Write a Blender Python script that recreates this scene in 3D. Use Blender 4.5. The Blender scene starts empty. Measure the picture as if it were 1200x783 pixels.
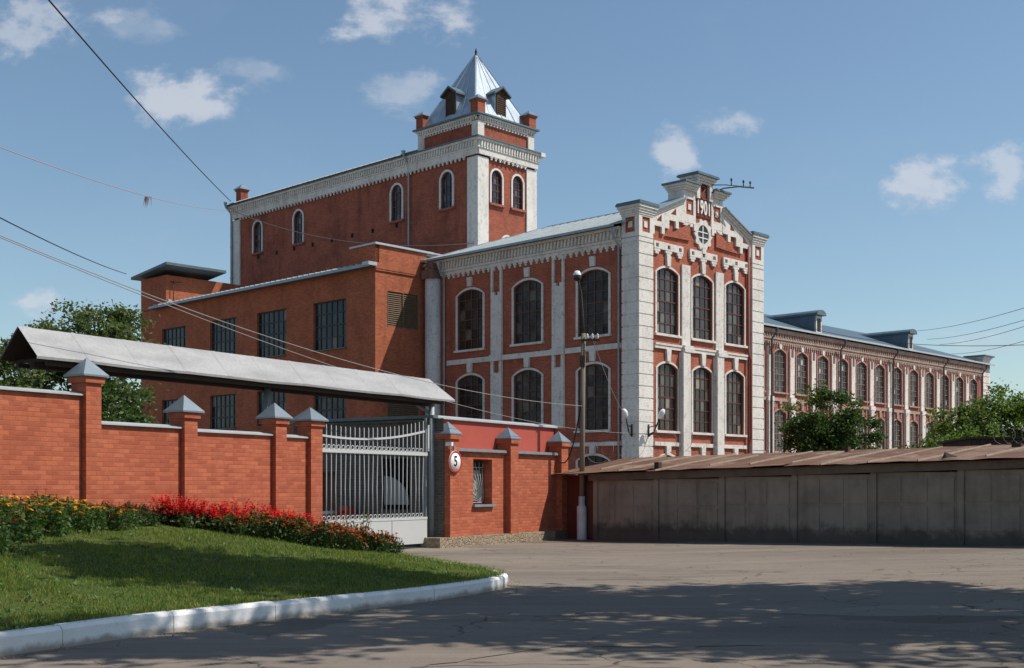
import bpy, math, random
import numpy as np
from mathutils import Vector, Matrix
random.seed(7); RNG=np.random.default_rng(11)
SC=bpy.context.scene; COL=SC.collection
R=math.radians

# ---------------------------------------------------------------- materials
def c4(c): return (c[0],c[1],c[2],1.0)
class NT:
    def __init__(s,name):
        s.mat=bpy.data.materials.new(name); s.mat.use_nodes=True
        s.nt=s.mat.node_tree; s.nt.nodes.clear()
        s.out=s.nt.nodes.new('ShaderNodeOutputMaterial')
        s.b=s.nt.nodes.new('ShaderNodeBsdfPrincipled')
        s.link(s.b.outputs[0],s.out.inputs[0])
        s.tc=s.nt.nodes.new('ShaderNodeTexCoord')
    def n(s,t,**k):
        x=s.nt.nodes.new(t)
        for a,v in k.items(): setattr(x,a,v)
        return x
    def link(s,a,b): s.nt.links.new(a,b)
    def mapping(s,src,scale,loc=(0,0,0),rot=(0,0,0)):
        m=s.n('ShaderNodeMapping'); s.link(src,m.inputs[0])
        m.inputs['Scale'].default_value=scale; m.inputs['Location'].default_value=loc; m.inputs['Rotation'].default_value=rot
        return m.outputs[0]
    def noise(s,scale,detail=4,coord='Object',sv=(1,1,1),rough=.55,dist=0):
        t=s.n('ShaderNodeTexNoise'); t.inputs['Scale'].default_value=scale; t.inputs['Detail'].default_value=detail
        t.inputs['Roughness'].default_value=rough; t.inputs['Distortion'].default_value=dist
        s.link(s.mapping(s.tc.outputs[coord],sv),t.inputs['Vector'])
        return t.outputs[0]
    def ramp(s,src,lo,hi,a=0.,b=1.):
        r=s.n('ShaderNodeMapRange'); r.interpolation_type='SMOOTHSTEP'
        s.link(src,r.inputs[0]); r.inputs[1].default_value=lo; r.inputs[2].default_value=hi
        r.inputs[3].default_value=a; r.inputs[4].default_value=b
        return r.outputs[0]
    def mix(s,fac,a,b,mode='MIX'):
        m=s.n('ShaderNodeMix',data_type='RGBA',blend_type=mode)
        for sock,v in ((m.inputs[0],fac),(m.inputs[6],a),(m.inputs[7],b)):
            if isinstance(v,(int,float)): sock.default_value=v
            elif isinstance(v,tuple): sock.default_value=c4(v)
            else: s.link(v,sock)
        return m.outputs[2]
    def math(s,op,a,b=None,clamp=False):
        m=s.n('ShaderNodeMath',operation=op); m.use_clamp=clamp
        for i,v in enumerate((a,b)):
            if v is None: continue
            if isinstance(v,(int,float)): m.inputs[i].default_value=v
            else: s.link(v,m.inputs[i])
        return m.outputs[0]
    def bump(s,h,strength=.4,dist=.02):
        b=s.n('ShaderNodeBump'); b.inputs['Strength'].default_value=strength; b.inputs['Distance'].default_value=dist
        s.link(h,b.inputs['Height']); s.link(b.outputs[0],s.b.inputs['Normal'])
    def fin(s,col,rough=.8,metal=0,spec=.3):
        if isinstance(col,tuple): s.b.inputs['Base Color'].default_value=c4(col)
        else: s.link(col,s.b.inputs['Base Color'])
        if isinstance(rough,(int,float)): s.b.inputs['Roughness'].default_value=rough
        else: s.link(rough,s.b.inputs['Roughness'])
        s.b.inputs['Metallic'].default_value=metal
        s.b.inputs['Specular IOR Level'].default_value=spec
        return s.mat

def plain(name,col,rough=.7,metal=0,var=.35,scale=3,col2=None,sv=(1,1,1),spec=.3):
    t=NT(name); c2=col2 or tuple(x*.55 for x in col)
    f=t.ramp(t.noise(scale,5,sv=sv),.35,.75,0,var)
    f2=t.ramp(t.noise(scale*9,3),.3,.7,0,var*.5)
    c=t.mix(f2,t.mix(f,col,c2),c2)
    return t.fin(c,rough,metal,spec)

def brick(name,ca,cb,mort,bw=.26,bh=.078,ms=.010,stain=(.05,.02,.015),stain_amt=.5,patch=None,patch_amt=.0,bump=.3,light=None,soft=1.0):
    t=NT(name)
    b=t.n('ShaderNodeTexBrick'); b.offset=.5
    t.link(t.tc.outputs['UV'],b.inputs['Vector'])
    b.inputs['Color1'].default_value=c4(ca); b.inputs['Color2'].default_value=c4(cb); b.inputs['Mortar'].default_value=c4(mort)
    b.inputs['Scale'].default_value=1; b.inputs['Mortar Size'].default_value=ms; b.inputs['Brick Width'].default_value=bw; b.inputs['Row Height'].default_value=bh
    b.inputs['Mortar Smooth'].default_value=.3; b.inputs['Bias'].default_value=0
    c=b.outputs['Color']
    avg=tuple((x+y)/2 for x,y in zip(ca,cb))
    if soft<1: c=t.mix(1-soft,c,avg)
    f=t.ramp(t.noise(.55,6,rough=.65),.42,.72,0,stain_amt); c=t.mix(f,c,stain)
    f=t.ramp(t.noise(1.1,5,sv=(1.6,1.6,.16)),.5,.75,0,stain_amt*.8); c=t.mix(f,c,stain)
    f=t.ramp(t.noise(6,4),.35,.7,0,.22); c=t.mix(f,c,tuple(x*.5 for x in avg))
    if patch: c=t.mix(t.ramp(t.noise(.8,7,rough=.7,dist=.4),.52,.62,0,patch_amt),c,patch)
    if light: c=t.mix(t.ramp(t.noise(2.4,6,rough=.7),.55,.75,0,.5),c,light)
    h=t.math('SUBTRACT',t.math('MULTIPLY',t.noise(30,2),.4),b.outputs['Fac'])
    t.bump(h,bump,.012)
    return t.fin(c,.88,0,.2)

def plaster(name,col=(.72,.69,.645),dirt=(.25,.21,.175),amt=.62,expose=None,ex_amt=0.):
    t=NT(name)
    f=t.ramp(t.noise(1.3,6,sv=(1.5,1.5,.22),rough=.65),.47,.74,0,amt)
    f2=t.ramp(t.noise(5,6,rough=.72),.49,.70,0,amt*.95)
    bk=t.n('ShaderNodeTexBrick'); t.link(t.tc.outputs['UV'],bk.inputs['Vector']); bk.inputs['Scale'].default_value=1; bk.inputs['Brick Width'].default_value=.26; bk.inputs['Row Height'].default_value=.078; bk.inputs['Mortar Size'].default_value=.008; bk.inputs['Mortar Smooth'].default_value=.4
    c=t.mix(f,col,tuple(x*.62 for x in col)); c=t.mix(f2,c,dirt)
    c=t.mix(t.ramp(t.noise(.7,4),.4,.7,0,.25),c,(.48,.42,.37))
    if expose: c=t.mix(t.ramp(t.noise(1.9,7,rough=.72),.5,.62,0,ex_amt),c,expose)
    c=t.mix(t.math('MULTIPLY',bk.outputs['Fac'],.16),c,dirt)       # joints of the limewashed brick
    t.bump(t.math('SUBTRACT',t.noise(14,4),bk.outputs['Fac']),.4,.015)
    return t.fin(c,.88,0,.2)

M={}
M['red']=brick('red_painted_brick',(.455,.118,.062),(.30,.066,.038),(.42,.21,.15),stain=(.17,.048,.032),stain_amt=.5,light=(.47,.21,.15),ms=.012,patch=(.30,.085,.058),patch_amt=.35,bump=.6,soft=.95)
M['tower_red']=brick('tower_red_brick',(.42,.115,.062),(.29,.070,.042),(.36,.16,.115),stain=(.14,.045,.03),stain_amt=.7,light=(.38,.15,.11),patch=(.22,.07,.05),patch_amt=.4,bump=.6,soft=.95)
M['wing_red']=brick('weathered_wing_brick',(.38,.115,.085),(.31,.09,.067),(.33,.15,.12),stain=(.18,.06,.048),stain_amt=.45,patch=(.50,.34,.28),patch_amt=.16,light=(.42,.24,.19),soft=.7)
M['annex']=brick('orange_annex_brick',(.49,.132,.056),(.34,.075,.036),(.38,.2,.13),stain=(.15,.05,.028),stain_amt=.4,light=(.52,.26,.14),bump=.5)
M['fence']=brick('orange_fence_brick',(.52,.152,.078),(.36,.088,.047),(.36,.13,.08),bw=.255,bh=.088,ms=.009,stain=(.28,.07,.04),stain_amt=.28,bump=.6,light=(.56,.2,.12))
M['parapet']=plain('red_painted_render',(.42,.085,.062),.8,0,.3,2.2,(.30,.055,.04))
M['white']=plaster('worn_white_paint')
M['quoin']=plaster('whitewashed_rusticated_plaster',(.74,.715,.67),(.27,.23,.195),.55)
M['wingwhite']=plaster('peeling_white_paint',(.80,.755,.70),(.34,.22,.18),.7,(.42,.2,.155),.28)
M['wingcornice']=plaster('stained_pinkish_cornice_plaster',(.44,.32,.265),(.20,.11,.085),.8,(.31,.125,.09),.5)
M['capital']=plain('crumbling_brown_masonry',(.23,.15,.115),.95,0,.7,6)
M['curtain']=plain('pale_curtain',(.42,.42,.36),.9,0,.4,6)
M['digit']=plain('white_relief_paint',(.8,.78,.74),.8,0,.2)
M['dark_red']=plain('dark_red_niche_paint',(.16,.035,.025),.8,0,.4)
M['emblem']=plain('rusty_brown_relief',(.20,.075,.05),.8,0,.5,6)
M['frame']=plain('brown_window_frame',(.13,.05,.036),.6,0,.4,5)
M['frame_dk']=plain('dark_window_frame',(.13,.06,.045),.6,0,.4,5)
M['frame_gr']=plain('grey_steel_window_frame',(.05,.055,.06),.6,0,.4,5)
M['frame_wing']=plain('faded_window_frame',(.17,.10,.08),.7,0,.5,5,(.3,.24,.2))

def glass(name,dark,grey,pale,p_grey=.5,p_pale=.12,spec=.5,rough=.12):
    t=NT(name)
    sx=t.n('ShaderNodeSeparateXYZ'); t.link(t.tc.outputs['UV'],sx.inputs[0])
    oi=t.n('ShaderNodeObjectInfo')
    cb=t.n('ShaderNodeCombineXYZ')
    t.link(t.math('FLOOR',sx.outputs[0]),cb.inputs[0]); t.link(t.math('FLOOR',sx.outputs[1]),cb.inputs[1]); t.link(t.math('MULTIPLY',oi.outputs['Random'],97.),cb.inputs[2])
    w=t.n('ShaderNodeTexWhiteNoise',noise_dimensions='3D'); t.link(cb.outputs[0],w.inputs[0])
    c=t.mix(t.ramp(w.outputs[0],1-p_grey-p_pale-.1,1-p_pale),dark,grey)
    c=t.mix(t.ramp(w.outputs[0],1-p_pale,1-p_pale+.04),c,pale)
    c=t.mix(t.ramp(t.noise(1.7,5),.4,.7,0,.5),c,tuple(x*.5 for x in dark))
    rg=t.ramp(t.noise(3,3),.3,.7,rough*.6,rough*2.2)
    # old sheets never sit in one plane: every pane reflects a slightly different way
    nv=t.n('ShaderNodeVectorMath',operation='SUBTRACT'); t.link(w.outputs[1],nv.inputs[0]); nv.inputs[1].default_value=(.5,.5,.5)
    sv=t.n('ShaderNodeVectorMath',operation='SCALE'); t.link(nv.outputs[0],sv.inputs[0]); sv.inputs[3].default_value=.045
    g=t.n('ShaderNodeNewGeometry'); av=t.n('ShaderNodeVectorMath',operation='ADD'); t.link(g.outputs['Normal'],av.inputs[0]); t.link(sv.outputs[0],av.inputs[1])
    nn=t.n('ShaderNodeVectorMath',operation='NORMALIZE'); t.link(av.outputs[0],nn.inputs[0]); t.link(nn.outputs[0],t.b.inputs['Normal'])
    return t.fin(c,rg,0,spec)
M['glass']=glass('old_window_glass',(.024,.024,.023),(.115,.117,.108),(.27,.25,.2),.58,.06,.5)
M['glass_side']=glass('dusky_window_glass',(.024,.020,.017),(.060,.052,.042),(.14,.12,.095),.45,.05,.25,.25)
M['glass_annex']=glass('blue_grey_glass',(.018,.020,.022),(.042,.048,.054),(.15,.12,.10),.40,.08,.3)
M['glass_tower']=glass('dark_blue_glass',(.018,.022,.032),(.04,.05,.075),(.09,.1,.12),.5,.1,.5)
M['glass_wing']=glass('wing_window_glass',(.035,.035,.036),(.11,.115,.12),(.42,.42,.42),.5,.08,.5)

def metal_roof(name,col,seam=.6,rough=.45,metal=.0,var=.3,rust=None,rust_amt=0):
    t=NT(name)
    sx=t.n('ShaderNodeSeparateXYZ'); t.link(t.tc.outputs['UV'],sx.inputs[0])
    sheet=t.n('ShaderNodeTexWhiteNoise',noise_dimensions='2D')
    cb=t.n('ShaderNodeCombineXYZ'); t.link(t.math('FLOOR',t.math('DIVIDE',sx.outputs[0],seam)),cb.inputs[0]); t.link(t.math('FLOOR',t.math('DIVIDE',sx.outputs[1],1.4)),cb.inputs[1]); t.link(cb.outputs[0],sheet.inputs[0])
    c=t.mix(t.math('MULTIPLY',sheet.outputs[0],var),col,tuple(x*.6 for x in col))
    c=t.mix(t.ramp(t.noise(1.2,6,sv=(1,1,1)),.4,.75,0,.4),c,tuple(x*.55 for x in col))
    if rust: c=t.mix(t.ramp(t.noise(1.4,7,rough=.68,dist=.3),.44,.6,0,rust_amt),c,rust)
    fr=t.math('FRACT',t.math('DIVIDE',sx.outputs[0],seam)); sm=t.math('LESS_THAN',fr,.05)
    t.bump(t.math('ADD',sm,t.math('MULTIPLY',t.noise(2.5,3),.6)),.5,.03)
    return t.fin(c,rough,metal,.5)
M['roof_main']=metal_roof('pale_sheet_metal_roof',(.42,.47,.49),.6,.45)
M['roof_tower']=metal_roof('galvanised_spire_sheets',(.46,.53,.60),.55,.32,.35,.35)
M['roof_wing']=metal_roof('dark_blue_grey_metal_roof',(.068,.115,.155),.6,.5)
M['roof_dormer']=metal_roof('blue_grey_dormer_metal',(.105,.155,.195),.7,.5)
M['flash']=plain('grey_blue_flashing',(.30,.36,.40),.4,.25,.4,2)
M['flash_dk']=plain('weathered_dark_flashing',(.13,.18,.21),.5,.2,.5,2)
M['cap']=metal_roof('zinc_pillar_cap',(.21,.26,.30),2.0,.42,.35,.15)
M['canopy']=plain('dull_white_galvanised_canopy',(.38,.38,.38),.5,0,.7,1.6,(.23,.23,.24),(.5,1.6,1.6))
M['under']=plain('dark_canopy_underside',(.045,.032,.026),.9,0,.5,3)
M['coping']=plain('pale_grey_metal_coping',(.50,.53,.55),.4,.2,.3,3)
M['gate']=plain('pale_grey_gate_paint',(.50,.51,.51),.5,.0,.25,4,(.42,.43,.43))
M['steel']=plain('grey_steel_paint',(.26,.29,.31),.5,.2,.4,4)
M['pipe']=plain('galvanised_downpipe',(.34,.38,.42),.45,.3,.5,2)
M['pipe_dk']=plain('dark_grey_downpipe',(.11,.115,.12),.6,.1,.5,2)
M['pipe_red']=plain('red_painted_downpipe',(.26,.07,.05),.7,0,.5,2)
M['wire']=plain('black_cable',(.02,.02,.022),.6)
M['wire_lt']=plain('pale_aluminium_cable',(.33,.31,.30),.5)
M['wire_pink']=plain('faded_pinkish_cable',(.42,.29,.25),.7)
M['polec']=plain('weathered_grey_pole',(.24,.20,.16),.9,0,.6,4,(.08,.065,.05),(1,1,.15))
M['poledk']=plain('dark_steel_bracket',(.05,.045,.04),.7,.2)
M['whitewash']=plain('chipped_whitewash',(.66,.67,.70),.85,0,.5,3,(.34,.33,.33))
M['lampw']=plain('white_enamel_lamp',(.78,.8,.82),.3,0,.15)
M['porcelain']=plain('white_insulator',(.6,.6,.58),.3)
M['signw']=plain('white_sign_face',(.82,.82,.80),.45,0,.1)
M['signr']=plain('red_sign_ring',(.48,.035,.03),.45,0,.1)
M['black']=plain('black_lettering',(.012,.012,.012),.6)
M['wood']=plain('dark_brown_weathered_boards',(.085,.05,.035),.9,0,.6,6,(.03,.02,.015),(1,1,.2))
M['loggia']=plain('rusty_slatted_louvre',(.20,.135,.085),.8,0,.6,7,(.09,.06,.04))
M['fascia']=plain('brown_grey_concrete_fascia',(.17,.128,.10),.9,0,.5,3,(.07,.05,.04))
M['interior']=plain('dark_interior',(.010,.010,.010),.9)
M['yardbrick']=brick('grey_brown_yard_brick',(.13,.115,.10),(.09,.08,.07),(.17,.155,.14),stain=(.05,.045,.04),stain_amt=.5)
M['paleboard']=plain('pale_grey_board',(.30,.31,.30),.6,0,.3,3)
M['barr_r']=plain('red_barrier_paint',(.55,.06,.05),.5); M['barr_w']=plain('white_barrier_paint',(.75,.75,.73),.5)
M['conc_plinth']=None

def concrete():
    t=NT('dirty_grey_concrete_panel')
    c=t.mix(t.ramp(t.noise(.9,6,rough=.65),.35,.7),(.30,.255,.21),(.21,.178,.147))
    c=t.mix(t.ramp(t.noise(1.6,6,sv=(2,2,.2)),.5,.72,0,.35),c,(.13,.108,.088))
    g=t.n('ShaderNodeSeparateXYZ'); t.link(t.tc.outputs['Object'],g.inputs[0])
    foot_fac=t.math('ADD',g.outputs[2],t.math('MULTIPLY',t.noise(2.6,6,rough=.7),-.95))
    c=t.mix(t.ramp(foot_fac,-.12,.24,.7,0),c,(.05,.046,.041))      # panels turn darker towards the foot, with a ragged edge
    t.bump(t.noise(22,5),.4,.015)
    return t.fin(c,.93,0,.15)
M['concrete']=concrete()
def rustroof():
    t=NT('rusted_sheet_roof')
    sx=t.n('ShaderNodeSeparateXYZ'); t.link(t.tc.outputs['UV'],sx.inputs[0])
    cb=t.n('ShaderNodeCombineXYZ'); t.link(t.math('FLOOR',t.math('DIVIDE',sx.outputs[0],.72)),cb.inputs[0]); t.link(t.math('FLOOR',t.math('DIVIDE',sx.outputs[1],1.35)),cb.inputs[1])
    w=t.n('ShaderNodeTexWhiteNoise',noise_dimensions='2D'); t.link(cb.outputs[0],w.inputs[0])
    c=t.mix(t.ramp(w.outputs[0],.1,.9),(.135,.064,.036),(.205,.128,.082))
    c=t.mix(t.ramp(t.noise(1.3,7,rough=.7,dist=.5),.42,.62,0,.8),c,(.105,.046,.026))
    c=t.mix(t.ramp(t.noise(3.2,6,rough=.7,sv=(1,.4,1)),.57,.7,0,.5),c,(.36,.30,.24))
    t.bump(t.math('ADD',t.noise(4,4),t.math('MULTIPLY',t.noise(25,3),.25)),.55,.05)
    return t.fin(c,.75,0,.3)
M['rust']=rustroof()
M['rust_seam']=plain('pale_standing_seam',(.40,.33,.265),.7,0,.6,5,(.24,.15,.10))
def stone_plinth():
    t=NT('rubble_stone_plinth')
    v=t.n('ShaderNodeTexVoronoi',feature='DISTANCE_TO_EDGE'); v.inputs['Scale'].default_value=6.5
    t.link(t.mapping(t.tc.outputs['UV'],(1,1.3,1)),v.inputs['Vector'])
    v2=t.n('ShaderNodeTexVoronoi'); v2.inputs['Scale'].default_value=6.5; t.link(t.mapping(t.tc.outputs['UV'],(1,1.3,1)),v2.inputs['Vector'])
    sp=t.n('ShaderNodeSeparateColor'); t.link(v2.outputs['Color'],sp.inputs[0])
    c=t.mix(sp.outputs[0],(.36,.29,.20),(.26,.20,.14))
    c=t.mix(t.ramp(v.outputs[0],.0,.06,.55,0),c,(.19,.155,.11))
    c=t.mix(t.ramp(t.noise(9,4),.4,.7,0,.4),c,(.2,.165,.12))
    t.bump(t.ramp(v.outputs[0],0,.12),.7,.03)
    return t.fin(c,.9,0,.2)
M['stone']=stone_plinth()
def asphalt():
    t=NT('dusty_worn_asphalt')
    c=t.mix(t.ramp(t.noise(.16,6,rough=.62,sv=(.45,1.3,1)),.36,.66),(.212,.178,.148),(.150,.127,.108))
    c=t.mix(t.ramp(t.noise(.55,7,rough=.7,sv=(.35,1.2,1),dist=.6),.48,.68,0,.55),c,(.275,.228,.182))
    c=t.mix(t.ramp(t.noise(.42,6,rough=.7,sv=(.5,1.5,1)),.54,.72,0,.6),c,(.108,.090,.075))
    c=t.mix(t.ramp(t.noise(3.2,6,rough=.7),.5,.75,0,.4),c,(.118,.097,.080))
    c=t.mix(t.ramp(t.noise(46,3,rough=.8),.45,.75,0,.4),c,(.33,.285,.235))
    c=t.mix(t.ramp(t.noise(30,3,rough=.8),.52,.78,0,.55),c,(.072,.062,.053))
    wv=t.n('ShaderNodeVectorMath',operation='ADD'); nz_=t.n('ShaderNodeTexNoise'); nz_.inputs['Scale'].default_value=.9; nz_.inputs['Detail'].default_value=5
    t.link(t.tc.outputs['Object'],nz_.inputs['Vector']); sc_=t.n('ShaderNodeVectorMath',operation='SCALE'); t.link(nz_.outputs['Color'],sc_.inputs[0]); sc_.inputs[3].default_value=1.6
    t.link(t.tc.outputs['Object'],wv.inputs[0]); t.link(sc_.outputs[0],wv.inputs[1])
    vo=t.n('ShaderNodeTexVoronoi'); vo.inputs['Scale'].default_value=.20; t.link(t.mapping(wv.outputs[0],(.8,1.5,.01)),vo.inputs['Vector'])
    sp=t.n('ShaderNodeSeparateColor'); t.link(vo.outputs['Color'],sp.inputs[0])
    c=t.mix(t.ramp(sp.outputs[0],.72,.735,0,.62),c,(.105,.092,.080))        # darker repair patches
    c=t.mix(t.ramp(sp.outputs[1],.80,.815,0,.42),c,(.27,.235,.198))          # paler worn patches
    c=t.mix(t.ramp(t.noise(.9,6,rough=.75,sv=(1,1.6,1)),.62,.70,0,.7),c,(.075,.066,.058))   # oil and damp stains
    c=t.mix(t.ramp(t.noise(1.1,4,sv=(.06,1.9,1),rough=.6),.50,.66,0,.35),c,(.28,.235,.19))  # wheel worn streaks
    ve=t.n('ShaderNodeTexVoronoi',feature='DISTANCE_TO_EDGE'); ve.inputs['Scale'].default_value=.55; t.link(t.mapping(wv.outputs[0],(1,1.5,.01)),ve.inputs['Vector'])
    c=t.mix(t.math('MULTIPLY',t.ramp(ve.outputs[0],.0,.017,1,0),t.ramp(t.noise(.25,3),.46,.58,0,.9)),c,(.05,.043,.037))   # hairline cracks
    t.bump(t.math('ADD',t.noise(60,3),t.math('MULTIPLY',t.noise(5,5),1.5)),.6,.015)
    return t.fin(c,.94,0,.12)
M['asphalt']=asphalt()
def soil():
    t=NT('lawn_turf_soil')
    c=t.mix(t.ramp(t.noise(1.2,6),.35,.7),(.050,.085,.016),(.085,.10,.028))
    c=t.mix(t.ramp(t.noise(7,5),.5,.75,0,.7),c,(.05,.036,.02))
    t.bump(t.noise(20,5),.8,.04)
    return t.fin(c,.95,0,.1)
M['soil']=soil()
M['bedsoil']=plain('dark_bed_soil',(.05,.035,.024),.95,0,.5,6)
def kerbm():
    t=NT('white_painted_kerb')
    g=t.n('ShaderNodeSeparateXYZ'); t.link(t.tc.outputs['Object'],g.inputs[0])
    c=t.mix(t.ramp(t.noise(1.6,5),.4,.75,0,.5),(.74,.74,.74),(.56,.55,.54))
    h=t.math('ADD',g.outputs[2],t.math('MULTIPLY',t.noise(3,6,rough=.7),-.20))
    c=t.mix(t.ramp(h,-.09,.005,.9,0),c,(.27,.23,.19))
    c=t.mix(t.ramp(t.noise(9,6,rough=.75),.60,.70,0,.7),c,(.34,.31,.28))
    t.bump(t.noise(16,5),.4,.02)
    return t.fin(c,.8,0,.3)
M['kerb']=kerbm()
def leafm(name,cols,trans=.35,rough=.55):
    t=NT(name)
    g=t.n('ShaderNodeNewGeometry')
    c=cols[0]
    for i,k in enumerate(cols[1:]):
        lo=(i+.2)/len(cols); c=t.mix(t.ramp(g.outputs['Random Per Island'],lo,lo+.5/len(cols)+.15),c,k)
    t.fin(c,rough,0,.35)
    tr=t.n('ShaderNodeBsdfTranslucent'); 
    if isinstance(c,tuple): tr.inputs[0].default_value=c4(c)
    else:
        bright=t.mix(1.0,c,(1.5,1.7,.8),'MULTIPLY'); t.link(bright,tr.inputs[0])
    ms=t.n('ShaderNodeMixShader'); ms.inputs[0].default_value=trans
    t.link(t.b.outputs[0],ms.inputs[1]); t.link(tr.outputs[0],ms.inputs[2]); t.link(ms.outputs[0],t.out.inputs[0])
    return t.mat
M['grass']=leafm('grass_blades',[(.060,.112,.013),(.100,.168,.022),(.152,.205,.034),(.22,.20,.065)],.35)
M['leaf']=leafm('tree_leaves',[(.035,.062,.014),(.055,.088,.02),(.085,.12,.03),(.115,.145,.045)],.4)
M['leafdk']=leafm('dark_tree_leaves',[(.030,.060,.014),(.046,.084,.02),(.068,.11,.026)],.3)
M['leafpale']=leafm('pale_tree_leaves',[(.055,.085,.026),(.085,.115,.04),(.13,.155,.065)],.4)
M['leafbr']=leafm('bright_bush_leaves',[(.05,.085,.014),(.085,.13,.022),(.12,.17,.035)],.4)
M['bedleaf']=leafm('flower_bed_leaves',[(.040,.085,.020),(.07,.135,.032),(.12,.19,.06)],.3)
M['bedleaf2']=leafm('dark_bed_leaves',[(.036,.066,.018),(.055,.092,.026),(.08,.10,.034)],.3)
M['scarlet']=leafm('scarlet_petals',[(.56,.008,.014),(.42,.005,.010),(.66,.014,.016)],.08)
M['orange']=leafm('rusty_orange_petals',[(.38,.07,.018),(.26,.03,.014),(.45,.13,.02)],.2)
M['darkred']=leafm('dark_red_petals',[(.24,.014,.012),(.17,.012,.01)],.15)
M['yellow']=leafm('yellow_petals',[(.78,.46,.03),(.74,.36,.02)],.2)
M['stem']=plain('green_flower_stems',(.05,.09,.022),.7,0,.3)
M['bark']=plain('rough_bark',(.085,.065,.048),.95,0,.6,8,(.035,.028,.022),(1,1,.3))

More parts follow.
